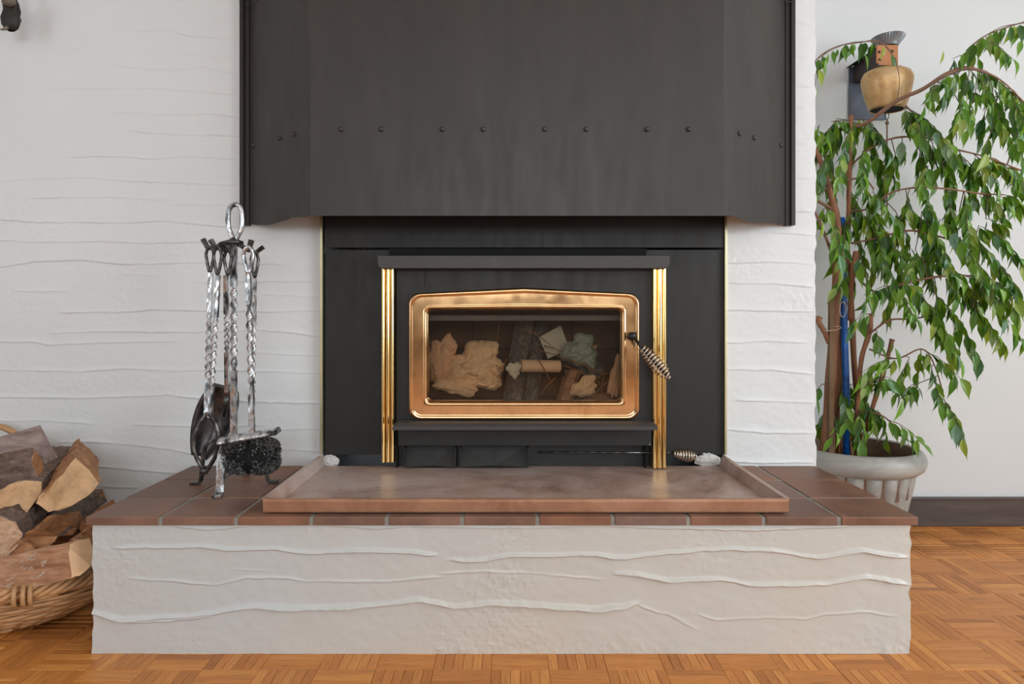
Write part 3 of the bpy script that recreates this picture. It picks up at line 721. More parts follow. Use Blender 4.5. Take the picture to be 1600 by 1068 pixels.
# ash lip under the door
AD = 1.735; ax0, ax1 = PX(613, AD), PX(1028, AD); za, zb = PZ(672, AD), PZ(664, AD)
m = MB().add([(ax0, AD, za), (ax1, AD, za), (ax1, AD, zb-0.004), (ax0, AD, zb-0.004), (ax0+0.012, 1.815, zb+0.004), (ax1-0.012, 1.815, zb+0.004), (ax1-0.012, 1.815, za), (ax0+0.012, 1.815, za), (ax0+0.004, 1.75, zb+0.003), (ax1-0.004, 1.75, zb+0.003)],
    [(0,1,2,3), (3,2,9,8), (8,9,5,4), (1,0,7,6), (0,3,8,4,7), (2,1,6,5,9), (4,5,6,7)])
obj('ash_lip', m, m_lip, parent=st, bevel=0.001)
LG = 1.80
obj('lower_panel', MB().box(PX(622, LG), PX(1018, LG), LG, LG+0.03, PZ(696, LG), PZ(670, LG)), m_panel, parent=st, bevel=0.001)
obj('panel_seam', MB().box(PX(665, LG), PX(665.6, LG), LG-0.0006, LG, PZ(695, LG), PZ(675, LG)).box(PX(972, LG), PX(972.6, LG), LG-0.0006, LG, PZ(695, LG), PZ(675, LG)), m_lip, parent=st)
obj('blower_recess', MB().box(PX(620, 1.84), PX(1020, 1.84), 1.84, 1.85, HZ+0.006, PZ(690, 1.84)), m_black, parent=st)
for a, b in ((632, 713), (718, 826)):
    x0, x1 = PX(a, 1.815), PX(b, 1.815); z0, z1 = HZ+0.008, PZ(698, 1.815)
    m = MB().box(x0, x0+0.003, 1.808, 1.84, z0, z1).box(x1-0.003, x1, 1.808, 1.84, z0, z1).add([(x0, 1.812, z0), (x1, 1.812, z0), (x1, 1.838, z1), (x0, 1.838, z1), ((x0+x1)/2, 1.818, z0+0.003)], [(0, 4, 3), (0, 1, 4), (1, 2, 4), (4, 2, 3)])
    obj('vent_scoop', m, m_panel, parent=st)
rod = obj('damper_rod', MB().sweep([P(840, 706, 1.815), P(1056, 707, 1.812)], 0.003, 8), m_iron, parent=st, sm=True)
coil(P(1052, 708, 1.812), P(1089, 713, 1.812), 9, 0.0175, 0.0018, 'coil_grip', rod, m_chrome)
obj('bolt', MB().blob(P(1015, 694, 1.79), 0.0022, 2, 0, 8, 6), m_chrome, parent=st, sm=True)

# ------------------------------------------------------------------ kindling inside the firebox
def sheetmesh(c, sx, sz, seed, depth=0.03, n=14, rot=0.0, curl=0.3, outline_fn=None):
    """crumpled sheet: faceted height field with a torn outline and a little thickness"""
    rd = random.Random(seed); seeds = [(rd.uniform(-1, 1), rd.uniform(-1, 1), rd.uniform(-1, 1)) for _ in range(34)]
    vs = []; c = Vector(c)
    for j in range(n+1):
        for i in range(n+1):
            u = -1+2*i/n; v = -1+2*j/n
            # square -> disc like outline
            rr = math.hypot(u, v); m_ = max(abs(u), abs(v))
            if rr > 1e-6: uu, vv = u*m_/rr, v*m_/rr
            else: uu, vv = u, v
            ang = math.atan2(vv, uu); rag = 1 + 0.16*math.sin(ang*3+seed) + 0.09*math.sin(ang*7+seed*2)
            dmin = sorted((math.hypot(uu-a, vv-b), h_) for a, b, h_ in seeds)
            h_ = (dmin[1][0]-dmin[0][0])*0.8 + dmin[0][1]*0.25
            bulge = math.sqrt(max(0, 1-m_*m_*0.96))
            x = uu*sx*rag + rd.uniform(-.03, .03)*sx; z = vv*sz*rag + rd.uniform(-.03, .03)*sz
            x2 = x*math.cos(rot)-z*math.sin(rot); z2 = x*math.sin(rot)+z*math.cos(rot)
            vs.append((c.x+x2, c.y - depth*(bulge*curl*3 + h_*0.6), c.z+z2))
    N = n+1; fs = [(j*N+i, j*N+i+1, (j+1)*N+i+1, (j+1)*N+i) for j in range(n) for i in range(n)]
    return MB().add(vs, fs)
def paper(px, py, d, sx, sz, seed, mat, label, cat='paper', depth=0.03, rot=0, name='crumpled_paper', n=14, curl=0.3):
    c = P(px, py, d); o = obj(name, sheetmesh(c, sx*d/F, sz*d/F, seed, depth, n, rot, curl), mat, loc=(c.x, c.y, c.z-sz*d/F), label=label, cat=cat)
    s = o.modifiers.new('thickness', 'SOLIDIFY'); s.thickness = 0.0012; return o
paper(688, 562, 1.93, 22, 40, 5, m_paper2, 'upright buff paper leaning in the left corner behind the stove glass', rot=-0.25)
paper(744, 572, 1.93, 46, 37, 11, m_paper, 'large crumpled cream paper wad in the left half of the stove', depth=0.055, rot=0.25, n=20)
paper(715, 603, 1.90, 34, 14, 17, m_paper, 'flattened cream paper lying under the large wad in the stove', depth=0.02, rot=-0.1)
paper(906, 548, 1.95, 27, 26, 23, m_paper3, 'crumpled pale green paper ball in the right half of the stove', depth=0.045)
paper(803, 577, 1.875, 11, 12, 31, m_paper4, 'torn white scrap at the open end of the cardboard tube', depth=0.012, n=8, name='paper_scrap')
paper(913, 604, 1.90, 22, 15, 37, m_paper, 'torn yellowish paper piece lying at the lower right in the stove', depth=0.02, rot=0.5, name='paper_scrap', n=8)
paper(961, 590, 1.88, 9, 34, 41, m_paper2, 'ragged strip of pale bark paper at the right edge of the stove glass', depth=0.015, rot=-0.15, name='paper_strip', n=10)
paper(918, 575, 2.0, 30, 16, 43, m_gbark, 'dark grey bark flake behind the crumpled green paper', cat='bark', depth=0.02, rot=-0.4, name='bark_flake', n=8)
c = [P(842, 527, 2.0), P(876, 508, 2.02), P(890, 545, 2.0), P(856, 560, 1.98)]
obj('paper_card', MB().prism(c, (0, 0.002, 0)), m_paper4, loc=P(865, 545, 2.0), label='flat white card tilted behind the cardboard tube in the stove', cat='card')
c = [P(900, 541, 1.99), P(934, 538, 1.99), P(932, 545, 1.97), P(902, 547, 1.97)]
obj('paper_card', MB().prism(c, (0, 0.002, 0)), m_paper2, loc=P(918, 542, 1.98), label='narrow buff card beside the crumpled green paper', cat='card')
# tube
a, b = P(814, 571, 1.875), P(874, 572, 1.905); m = MB(); ax = (b-a).normalized()
tr_, ti = 0.0185, 0.0165
m.sweep([a+(b-a)*k/6 for k in range(7)], tr_, 20, caps=False); m.sweep([a+(b-a)*k/6 for k in range(6, -1, -1)], ti, 20, caps=False)
m.sweep([a+ax*0.0002, a+ax*0.0006], lambda t: tr_ if t < .5 else ti, 20, caps=False)
obj('cardboard_tube', m, m_card, loc=(a.x, a.y, a.z-tr_), sm=True, label='short brown cardboard tube lying across the split logs in the stove', cat='tube')
def firelog(label, poly, vec, mats, seed, loc):
    rd = random.Random(seed); m = MB().prism(poly, vec, 0, 1, steps=8, jit=0.0035, rnd=rd)
    return obj('kindling_log', m, mats, loc=loc, label=label, cat='log', group=None)
def sect(c, r, n, seed, sq=1.0):
    rd = random.Random(seed); return [Vector(c)+Vector((math.cos(2*PI*i/n)*r*rd.uniform(.8, 1.15), math.sin(2*PI*i/n)*r*sq*rd.uniform(.8, 1.15), 0)) for i in range(n)]
c0 = P(801, 628, 1.945); c1 = P(822, 497, 2.07)
firelog('grey furrowed split log leaning upright in the middle of the stove', sect(c0, 0.030, 9, 3), c1-c0, [m_gbark, m_gbark], 4, (c0.x, c0.y, c0.z))
c0 = P(828, 626, 1.955); c1 = P(846, 505, 2.09)
firelog('brownish split log leaning close behind the right of the grey one', sect(c0, 0.022, 7, 5), c1-c0, [m_split, m_gbark], 6, (c0.x, c0.y, c0.z))
c0 = P(880, 630, 1.915); c1 = P(905, 545, 2.0)
firelog('reddish brown split piece standing under the green paper in the stove', sect(c0, 0.030, 6, 7), (c1-c0)*0.62, [m_orange, m_orange], 8, (c0.x, c0.y, c0.z))
c0 = P(930, 628, 1.93); 
firelog('dark low piece of wood behind the lower right scraps in the stove', sect(c0, 0.045, 7, 9, .5), (0.03, 0.02, 0.025), [m_split, m_split], 10, (c0.x, c0.y, c0.z))
TW = [((822,515,1.94),(868,545,1.90)), ((835,545,1.93),(960,590,1.91)), ((868,590,1.88),(838,625,1.87)), ((840,560,1.87),(872,620,1.865)), ((880,570,1.92),(962,612,1.9)),
      ((905,560,1.93),(944,610,1.9)), ((930,592,1.9),(962,580,1.89)), ((925,620,1.88),(958,590,1.88)), ((945,575,1.92),(938,625,1.88)), ((850,540,1.95),(915,568,1.94)), ((780,505,1.98),(772,560,1.93)), ((792,560,1.9),(780,598,1.88))]
wh = ['highest', 'long one crossing to the right', 'short one right of the logs', 'one crossing over the tube', 'one sloping under the green paper', 'steep one below the green paper', 'flat one near the right edge',
      'rising one at the lower right', 'upright one at the lower right', 'thin one beside the white card', 'pale bent one left of the logs', 'short one right of the cream wad']
for (a, b), wd in zip(TW, wh):
    a = P(*a); b = P(*b); mid = (a+b)/2 + Vector((0, -0.004, 0.006)); m = MB().sweep([a, (a+mid)/2+Vector((0, 0, .002)), mid, (b+mid)/2, b], lambda t: 0.0021-0.0012*t, 6)
    obj('dry_twig', m, m_twig, loc=a, sm=True, label='thin dry twig in the stove, ' + wd, cat='twig', group='twigs in the stove')

# ------------------------------------------------------------------ fire tool stand
SX, SY = -0.716, 1.655
def SP(px, py, d=SY): return P(px, py, d)
SQ = [(1, 1), (-1, 1), (-1, -1), (1, -1)]
def bar(a, b, r, t0, t1, turns, wob=0.0, N=260, r2=None):
    """square bar, twisted between fractions t0 and t1"""
    a = Vector(a); b = Vector(b); pts = [a+(b-a)*k/N + Vector((wob*math.sin(k*0.35), wob*math.cos(k*0.27), 0)) for k in range(N+1)]
    tw = lambda u: 2*PI*turns*max(0, min(1, (u-t0)/(t1-t0)))
    i0, i1 = int(N*t0), int(N*t1); m = MB()
    m.sweep(pts[:i0+1], r, sect=SQ); m.sweep(pts[i1:], r, sect=SQ)
    two = [(math.cos(2*PI*i/16)*(0.75+0.60*abs(math.cos(2*PI*i/16))**1.4), math.sin(2*PI*i/16)*0.85) for i in range(16)]
    m.sweep(pts[i0:i1+1], lambda u: r*(0.8+0.25*min(1, 8*u, 8*(1-u))), sect=two, twist=lambda u: 2*PI*turns*0.8*u)
    return m
stand = thing('fire_tool_stand', 'hammered steel fire tool stand with an oval loop handle on the tiled hearth', 'tool stand', (SX, SY, HZ))
zt = PZ(378, SY)
obj('shaft', bar((SX, SY, PZ(690, SY)), (SX, SY, zt), 0.0070, 0.36, 0.78, 4.5), m_steel, parent=stand)
lp = [SP(367, 378)+Vector((0, 0, 0))]
for (x, y) in ((362, 368), (357, 356), (356, 340), (357, 328), (362, 321), (368, 319), (374, 321), (378, 328), (379, 342), (378, 356), (373, 367)): lp.append(SP(x, y))
# smooth the loop
def chaik(p, n=2, closed=True):
    for _ in range(n):
        q = []; N = len(p)
        for i in range(N if closed else N-1):
            a, b = p[i], p[(i+1) % N]; q += [a*0.75+b*0.25, a*0.25+b*0.75]
        p = q if closed else [p[0]]+q+[p[-1]]
    return p
obj('loop_handle', MB().sweep(chaik(lp), 0.0062, 10, closed=True), m_steel, parent=stand, sm=True)
m = MB().lathe([(0.012, -0.006), (0.024, -0.005), (0.024, 0.002), (0.012, 0.006), (0.006, 0.012)], (SX, SY, zt), 20, capt=True)
obj('hook_ring', m, m_iron, parent=stand, sm=True)
hooks = [(326, 385, 1.66, 317, 373), (338, 385, 1.62, 329, 374), (353, 389, 1.60, 345, 378), (388, 388, 1.62, 393, 375), (399, 391, 1.68, 411, 386)]
for (hx, hy, hd, tx, ty) in hooks:
    e = P(hx, hy+2, hd); tip = P(tx, ty, hd-0.004); c = Vector((SX, SY, zt-0.001))
    out = (e-c); pth = chaik([c+out*0.3, c+out*0.75, e+Vector((0, 0, -0.004)), e+(tip-e)*0.5+Vector((0, 0, -0.002)), tip], 2, False)
    obj('hook', MB().sweep(pth, lambda u: 0.0042+0.0012*u, sect=SQ), m_iron, parent=stand)
feet = [((343, 775, 1.552), m_steel, 0.010), ((312, 757, 1.655), m_iron, 0.007), ((420, 755, 1.668), m_iron, 0.007), ((386, 741, 1.76), m_iron, 0.009)]
for (fpx, mt, wd) in feet:
    f = P(*fpx); f.z = HZ+0.0045; c = Vector((SX, SY, PZ(686, SY))); dr = Vector((f.x-SX, f.y-SY, 0)); L = dr.length; dn = dr.normalized()
    pth = [c, c+dr*0.45+Vector((0, 0, 0.004)), c+dr*0.80+Vector((0, 0, -0.012)), c+dr*0.88+Vector((0, 0, -0.03)), Vector((SX, SY, 0))+dr*0.93+Vector((0, 0, HZ+0.05)), Vector((SX, SY, 0))+dr*0.95+Vector((0, 0, HZ+0.012)), Vector((SX, SY, 0))+dr*1.02+Vector((0, 0, HZ+0.0045)), Vector((SX, SY, 0))+dr*1.02+dn*0.022+Vector((0, 0, HZ+0.0045))]
    pth = chaik(pth, 2, False)
    # flat strap section, wide across the leg
    m = MB(); sdv = Vector((-dn.y, dn.x, 0)); vs = []; N = len(pth)
    for k in range(N):
        tg = (pth[min(k+1, N-1)]-pth[max(k-1, 0)]).normalized(); nn = tg.cross(sdv).normalized()
        for (a, b) in ((1, 1), (-1, 1), (-1, -1), (1, -1)): vs.append(pth[k] + sdv*wd*a + nn*0.0035*b)
    fs = [(k*4+i, k*4+(i+1) % 4, (k+1)*4+(i+1) % 4, (k+1)*4+i) for k in range(N-1) for i in range(4)] + [(3, 2, 1, 0), tuple((N-1)*4+i for i in range(4))]
    obj('leg', m.add(vs, fs), mt, parent=stand, bevel=0.001)

def fork_loop(px, top, bot, d, w2, r, m_, parent, lean=0):
    """split upper end of a tool: two tines that close at the bottom and meet over the hook"""
    pts = [P(px+lean, bot, d), P(px-w2*0.55, bot-14, d), P(px-w2, bot-32, d), P(px-w2*0.9, top+10, d), P(px-w2*0.5, top, d-0.003), P(px+w2*0.5, top, d-0.003), P(px+w2*0.9, top+10, d), P(px+w2, bot-32, d), P(px+w2*0.55, bot-14, d)]
    obj('hanging_loop', MB().sweep(chaik(pts), r, 8, closed=True), m_, parent=parent, sm=True)
# tongs
tg = thing('fire_tongs', 'long twisted steel tongs with almond shaped iron jaws hanging at the left of the stand', 'fire tongs', P(322, 738, 1.60))
fork_loop(328, 386, 428, 1.655, 6.5, 0.0042, m_iron, tg); fork_loop(340, 386, 432, 1.618, 6.5, 0.0042, m_iron, tg)
obj('rod', bar(P(323, 652, 1.61), P(329, 426, 1.655), 0.0055, 0.25, 0.72, 5), m_steel, parent=tg)
obj('rod', bar(P(328, 652, 1.60), P(341, 430, 1.618), 0.0052, 0.22, 0.70, 5), m_steel, parent=tg)
j1 = [P(324, 645, 1.605), P(312, 662, 1.60), P(301, 688, 1.60), P(305, 712, 1.60), P(319, 735, 1.60)]
j2 = [P(327, 645, 1.60), P(338, 662, 1.595), P(342, 685, 1.595), P(338, 712, 1.595), P(323, 735, 1.597)]
for jj in (j1, j2): obj('jaw', MB().sweep(chaik(jj, 3, False), lambda u: 0.0062-0.001*u, 8), m_iron, parent=tg, sm=True)
obj('jaw_tip', MB().blob(P(319, 735, 1.60), 0.011, 3, 0.12, 14, 10), m_iron, parent=tg, sm=True)
# shovel
sh = thing('fire_shovel', 'scorched iron fire shovel with rounded blade hanging behind the tongs', 'fire shovel', P(325, 715, 1.69))
fork_loop(356, 392, 432, 1.625, 6.5, 0.0042, m_iron, sh)
obj('rod', bar(P(355, 612, 1.69), P(353, 430, 1.627), 0.0052, 0.35, 0.68, 4), m_steel, parent=sh)
N = 18; K = 10; vs = []
ca, cb = P(352, 605, 1.69), P(316, 712, 1.70); axv = cb-ca
sdv = Vector((axv.z, 0, -axv.x)).normalized()
for k in range(N+1):
    u = k/N; wd = 0.060*(math.sin(PI*min(1, 0.13+u*0.80))**0.55)*(1-0.25*u)
    for i in range(K+1):
        s = -1+2*i/K; vs.append(ca+axv*u + sdv*wd*s + Vector((0, 0.028*(1-s*s)*(0.5+0.5*math.sin(PI*u)) - 0.02*u, 0)))
fs = [(k*(K+1)+i, k*(K+1)+i+1, (k+1)*(K+1)+i+1, (k+1)*(K+1)+i) for k in range(N) for i in range(K)]
bl = obj('blade', MB().add(vs, fs), m_shovel, parent=sh, sm=True); q = bl.modifiers.new('thickness', 'SOLIDIFY'); q.thickness = 0.002
obj('socket', MB().sweep([P(355, 618, 1.688), P(352, 632, 1.692), P(350, 650, 1.70)], lambda u: 0.008-0.005*u, 8), m_iron, parent=sh, sm=True)
# brush
br = thing('hearth_brush', 'steel handled hearth brush with curly black bristles hanging at the right of the stand', 'brush', P(393, 735, 1.58))
fork_loop(388, 386, 430, 1.605, 8, 0.0052, m_steel, br)
obj('rod', bar(P(394, 678, 1.585), P(388, 428, 1.605), 0.0060, 0.35, 0.80, 4), m_steel, parent=br)
ha, hb = P(344, 690, 1.575), P(434, 674, 1.585)
cap = MB(); N = 24; hv = hb-ha; vs = []; K = 8
upv = Vector((0, 0, 1))
for k in range(N+1):
    u = k/N
    for i in range(K+1):
        a = PI*i/K - 0.1; rr = 0.021*(1+0.05*math.sin(k*1.9)); vs.append(ha+hv*u + Vector((0, -1, 0))*math.cos(a)*rr + upv*(math.sin(a)*rr*0.75 - 0.004))
fs = [(k*(K+1)+i, (k+1)*(K+1)+i, (k+1)*(K+1)+i+1, k*(K+1)+i+1) for k in range(N) for i in range(K)]
b_ = len(vs); fs += [tuple(range(K, -1, -1)), tuple(N*(K+1)+i for i in range(K+1))]
o = obj('brush_cap', MB().add(vs, fs), m_steel, parent=br, sm=True); q = o.modifiers.new('thickness', 'SOLIDIFY'); q.thickness = 0.002
obj('cap_end', MB().sweep([ha+Vector((0, -0.012, -0.004)), ha+Vector((0.004, 0.012, -0.004))], 0.006, 12), m_iron, parent=br, sm=True)
# bristles: looped fibres over a rounded block
core = MB(); bc = (ha+hb)/2 + Vector((0.006, 0, -0.047))
core.blob(bc, 0.05, 9, 0.0, 20, 12, (1.32, 0.4, 0.85)); obj('bristle_core', core, m_void, parent=br, sm=True)
bt = MB(); rd = random.Random(5)
for k in range(5200):
    a = rd.uniform(0, 2*PI); th = math.acos(rd.uniform(-1, 1)); dx, dy, dz = math.sin(th)*math.cos(a), math.sin(th)*math.sin(a), math.cos(th)
    e = 0.5  # squarish
    f_ = lambda q: math.copysign(abs(q)**e, q)
    base = bc + Vector((f_(dx)*0.066, f_(dy)*0.023, f_(dz)*0.041))
    nrm = Vector((dx*0.6, dy, dz)).normalized(); u = nrm.orthogonal().normalized(); u.rotate(Quaternion(nrm, rd.uniform(0, 6.28)))
    r0 = rd.uniform(0.002, 0.0038)
    pts = [base - nrm*0.002, base + u*r0*0.8 + nrm*r0*0.9, base + u*r0*2*0.3 + nrm*r0*1.7, base - u*r0 + nrm*r0*0.9]
    bt.sweep(pts, 0.0007, 3, caps=False)
obj('bristles', bt, m_bristle, parent=br, kind='stuff')
# poker
pk = thing('fire_poker', 'twisted steel poker hanging at the rear right of the stand behind the brush', 'poker', P(402, 725, 1.69))
fork_loop(398, 394, 436, 1.685, 6, 0.0042, m_iron, pk)
obj('rod', bar(P(394, 700, 1.70), P(398, 434, 1.685), 0.0045, 0.3, 0.72, 5), m_steel, parent=pk)
obj('point', MB().sweep(chaik([P(394, 698, 1.70), P(392, 712, 1.70), P(396, 722, 1.70), P(404, 718, 1.70)], 2, False), lambda u: 0.005*(1-0.7*u), 8), m_iron, parent=pk, sm=True)

# ------------------------------------------------------------------ basket with firewood
BC = Vector((-1.29, 1.60, 0)); 
bk = thing('log_basket', 'oval honey coloured wicker basket full of split firewood left of the hearth', 'basket', (BC.x, BC.y, 0))
def ell(a, rx, ry, z): return Vector((BC.x+rx*math.cos(a), BC.y+ry*math.sin(a), z))
def brx(t): return 0.20+0.135*math.sin(t*PI/2), 0.14+0.09*math.sin(t*PI/2)
obj('base_weave', MB().lathe([(0.02, 0.004), (0.15, 0.004), (0.2, 0.008), (0.2, 0.014), (0.02, 0.014)], (BC.x, BC.y, 0), 40, 1.0, 0.7), m_wicker, parent=bk)
NR = 12
for k in range(NR):
    t_ = k/(NR-1); rx, ry = brx(t_); z = 0.012+0.100*t_; pts = []
    for i in range(216):
        a = 2*PI*i/216; wv = 0.0045*math.sin(36*a/2+PI*k); pts.append(ell(a, rx+wv, ry+wv, z+0.0015*math.sin(7*a+k)))
    obj('weaver', MB().sweep(pts, 0.0050, 6, closed=True), m_wicker, parent=bk, sm=True)
for i in range(36):
    a = 2*PI*i/36; pts = [ell(a, *[q for q in brx(k/6)], 0.008+0.11*k/6) for k in range(7)]
    obj('stake', MB().sweep(pts, 0.0042, 6), m_wicker, parent=bk, sm=True)
for s in range(5):
    pts = []
    for i in range(240):
        a = 2*PI*i/240; ph = 15*a+2*PI*s/5; pts.append(ell(a, 0.338+0.011*math.cos(ph), 0.233+0.011*math.cos(ph), 0.128+0.011*math.sin(ph)))
    obj('rim_strand', MB().sweep(pts, 0.0062, 7, closed=True), m_wicker, parent=bk, sm=True)
for s, a0 in enumerate((-0.95, -0.90, -0.86)):
    c = ell(a0, 0.338, 0.233, 0.126); rad = Vector((math.cos(a0)*0.233, math.sin(a0)*0.338, 0)).normalized()
    pts = [c + rad*0.024*math.cos(q*2*PI/20) + Vector((0, 0, 0.024*math.sin(q*2*PI/20))) for q in range(20)]
    obj('binding', MB().sweep(pts, 0.005, 7, closed=True), m_wicker, parent=bk, sm=True)
pts = [Vector((-1.47+0.17*math.cos(a), 1.80, 0.12+0.315*max(0, math.sin(a))**0.8)) for a in [PI*k/24 for k in range(25)]]
obj('handle', MB().sweep(pts, 0.009, 8), m_wicker, parent=bk, sm=True)

LOGS = []
def log(label, end, vec, mats, seed, steps=8, jit=0.003, taper=1.0):
    rd = random.Random(seed); poly = [P(*p) for p in end]
    # ragged outline: extra points along each edge
    pts = []
    for i in range(len(poly)):
        a, b = poly[i], poly[(i+1) % len(poly)]
        for k in range(3):
            q = a+(b-a)*k/3
            if k: q += Vector((rd.uniform(-1, 1), 0.3*rd.uniform(-1, 1), rd.uniform(-1, 1)))*0.0022
            pts.append(q)
    m = MB().prism(pts, vec, 0, 1, steps=steps, jit=jit, taper=taper, rnd=rd)
    c = sum(poly, Vector())/len(poly); zmin = min(p.z for p in poly)
    o = obj('firewood_log', m, mats, loc=(c.x, c.y, zmin), label=label, cat='log', group='firewood in the wicker basket', bevel=0.0015)
    return o
# end outlines run counterclockwise as seen by the camera
log('long greyish pink split log lying topmost on the basket pile', [(63,663,1.66),(66,690,1.64),(70,722,1.63),(80,738,1.64),(97,722,1.70)], (-0.42, -0.03, -0.115), [m_grey, m_grey], 1)
log('dark bark covered log lying below the topmost greyish pink log', [(52,698,1.57),(50,725,1.55),(62,752,1.55),(71,738,1.60),(66,718,1.60)], (-0.36, -0.03, -0.06), [m_split, m_bark], 2, jit=0.006)
log('pale round sided log end at left edge, just below the bark covered log', [(0,765,1.50),(-14,785,1.5),(0,800,1.50),(22,806,1.50),(42,803,1.50),(52,788,1.51),(64,768,1.52),(66,752,1.53),(40,750,1.52),(18,755,1.51)], (-0.10, 0.26, 0.03), [m_end, m_bark], 3)
log('large orange brown wedge log whose sawn end juts out over the basket right side', [(118,714,1.60),(100,738,1.55),(88,748,1.53),(76,764,1.50),(60,775,1.50),(56,786,1.50),(76,800,1.50),(96,796,1.52),(122,784,1.54),(140,772,1.57),(155,755,1.60),(140,734,1.61)], (-0.13, 0.2, 0.01), [m_end, m_split], 4)
log('speckled pale log end at the left edge, halfway down the pile', [(0,806,1.44),(-30,815,1.44),(-40,845,1.44),(-20,868,1.44),(4,874,1.44),(18,862,1.44),(30,848,1.45),(35,832,1.46),(25,815,1.45)], (-0.05, 0.26, 0.03), [m_end2, m_bark], 5)
log('dark brown split log with peeling bark under the orange brown wedge', [(125,798,1.62),(100,802,1.54),(74,806,1.50),(50,828,1.47),(36,832,1.47),(40,850,1.47),(72,858,1.47),(82,848,1.47),(90,838,1.49),(112,836,1.54),(132,818,1.62)], (-0.07, 0.20, 0.0), [m_split, m_bark], 6)
log('small reddish brown log end between the speckled log and the long front log', [(30,842,1.45),(14,858,1.44),(6,882,1.44),(40,886,1.44),(56,868,1.45),(52,852,1.46)], (0.0, 0.2, 0.0), [m_split, m_split], 7)
log('small orange split piece wedged above the right end of the front log', [(126,832,1.50),(110,842,1.48),(96,862,1.47),(110,868,1.46),(134,856,1.49),(140,846,1.52)], (-0.02, 0.16, 0.0), [m_orange, m_split], 8)
log('slim brown log standing against the hearth corner at the basket right edge', [(128,812,1.58),(124,825,1.57),(136,845,1.54),(150,850,1.56),(150,835,1.60)], (0.0, 0.12, 0.02), [m_split, m_split], 12)
log('long peeled orange log with torn pale splinters lying across the front of the basket', [(140,840,1.46),(120,843,1.44),(109,850,1.425),(108,870,1.42),(112,903,1.42),(130,895,1.43),(146,880,1.45),(148,862,1.47)], (-0.36, -0.035, -0.075), [m_card, m_orange], 9, jit=0.004)
log('low bark log showing beneath the long peeled log', [(114,896,1.50),(92,902,1.49),(70,918,1.49),(90,930,1.49),(116,922,1.50),(126,906,1.53)], (-0.28, 0.02, -0.05), [m_bark, m_bark], 10, jit=0.006)
log('dark short log deep in the pile behind the small reddish end', [(60,842,1.56),(40,870,1.55),(70,885,1.55),(120,872,1.56),(125,850,1.57)], (-0.2, 0.12, 0.0), [m_bark, m_bark], 11)
rd = random.Random(3); front = next(o for o in COL.objects if o.name.startswith('firewood_log') and 'peeled orange' in o['label'])
ms = MB()
for k in range(26):
    px = rd.uniform(2, 62); py = 908 - px*0.38 + rd.uniform(-22, 18); a = P(px, py, 1.372+rd.uniform(-0.0, 0.012)); dr = Vector((1, -0.25, rd.uniform(0.1, 0.9))).normalized(); L = rd.uniform(0.008, 0.026)
    ms.sweep([a+Vector((0, .02, 0)), a+dr*L*0.5, a+dr*L], lambda t: 0.0012*(1-0.7*t), 4)
obj('splinter', ms, m_splinter, parent=front, kind='stuff', label='pale torn splinters')

# ------------------------------------------------------------------ dark ornament at the upper left
oc = P(15, 18, 1.80)
orn = thing('hanging_ornament', 'small dark carved ornament hanging on the white wall at the top left corner', 'ornament', P(14, 48, 1.80))
m = MB(); prof = [(18, 7), (22, 14), (30, 14.5), (38, 13), (44, 10), (48, 6)]
m.lathe([(0.004, 0)] + [(r*1.80/F, (18-y)*1.80/F) for y, r in [(48, 6), (45, 10), (38, 13), (28, 13.5), (18, 12), (8, 12), (0, 9), (-10, 7), (-20, 4)]], (oc.x+0.004, oc.y, oc.z), 14, 1, 0.7, mod=lambda a, z: 1+0.12*math.sin(a*3+z*90)+0.07*math.sin(a*5-z*160), capt=True)
obj('carved_body', m, m_orn, parent=orn, sm=True)
obj('collar', MB().blob(P(14, 2, 1.78), 0.02, 6, 0.2, 12, 8, (1.0, 0.6, 0.7)), m_orn2, parent=orn, sm=True)
obj('curled_tip', MB().sweep([P(12, 42, 1.79), P(6, 46, 1.785), P(1, 46, 1.785)], lambda t: 0.005*(1-0.6*t), 8), m_orn2, parent=orn, sm=True)
obj('side_fin', MB().prism([P(9, 22, 1.79), P(1, 37, 1.785), P(8, 46, 1.79)], (0, 0.008, 0)), m_orn2, parent=orn)
obj('cord', MB().sweep([P(14, -6, 1.80), P(14, -80, 1.85)], 0.0015, 6), m_string, parent=orn)

# ------------------------------------------------------------------ bell on its bracket
bx = thing('bell_bracket', 'galvanised wall bracket with scalloped cap holding the cowbell on the smooth wall', 'bracket', (1.26, DB, 1.44))
obj('wall_plate', MB().box(PX(1327, 2.25), PX(1385, 2.25), DB-0.006, DB-0.001, PZ(187, 2.25), PZ(104, 2.25)), m_galv2, parent=bx, bevel=0.001)
obj('arm', MB().box(1.222, 1.286, 2.105, DB-0.0065, 1.565, 1.636), m_dark_steel, parent=bx, bevel=0.001)  # dark material paints in the shade on the arm's left side
ridge = MB().add([P(1322, 106, 2.25), P(1340, 99, 2.25), P(1390, 99, 2.25), P(1390, 108, 2.25), (1.222, 2.11, 1.636), (1.286, 2.11, 1.636)], [(0, 4, 1), (1, 4, 5, 2), (2, 5, 3)]); 
capc = Vector((1.262, 2.115, 1.640))
m = MB().lathe([(0.030, -0.004), (0.034, 0.004), (0.046, 0.022), (0.050, 0.029), (0.047, 0.030), (0.03, 0.014)], capc, 144, mod=lambda a, z: 1+(0.03*math.sin(36*a) if z > 0.01 else 0))
o = obj('lid', ridge, m_dark_steel, parent=bx); q = o.modifiers.new('thickness', 'SOLIDIFY'); q.thickness = 0.002
obj('scalloped_cap', m, m_galv, parent=bx)
bell = thing('cowbell', 'worn bronze cowbell on an orange leather strap hanging above the potted tree', 'bell', P(1386, 172, 2.07))
s_ = 2.07/F; bcx = P(1386, 172, 2.07)
prof = [(26, 0), (27.5, 4), (31, 14), (35.5, 30), (38, 44), (38, 50), (34, 58), (26, 62), (14, 64.5)]
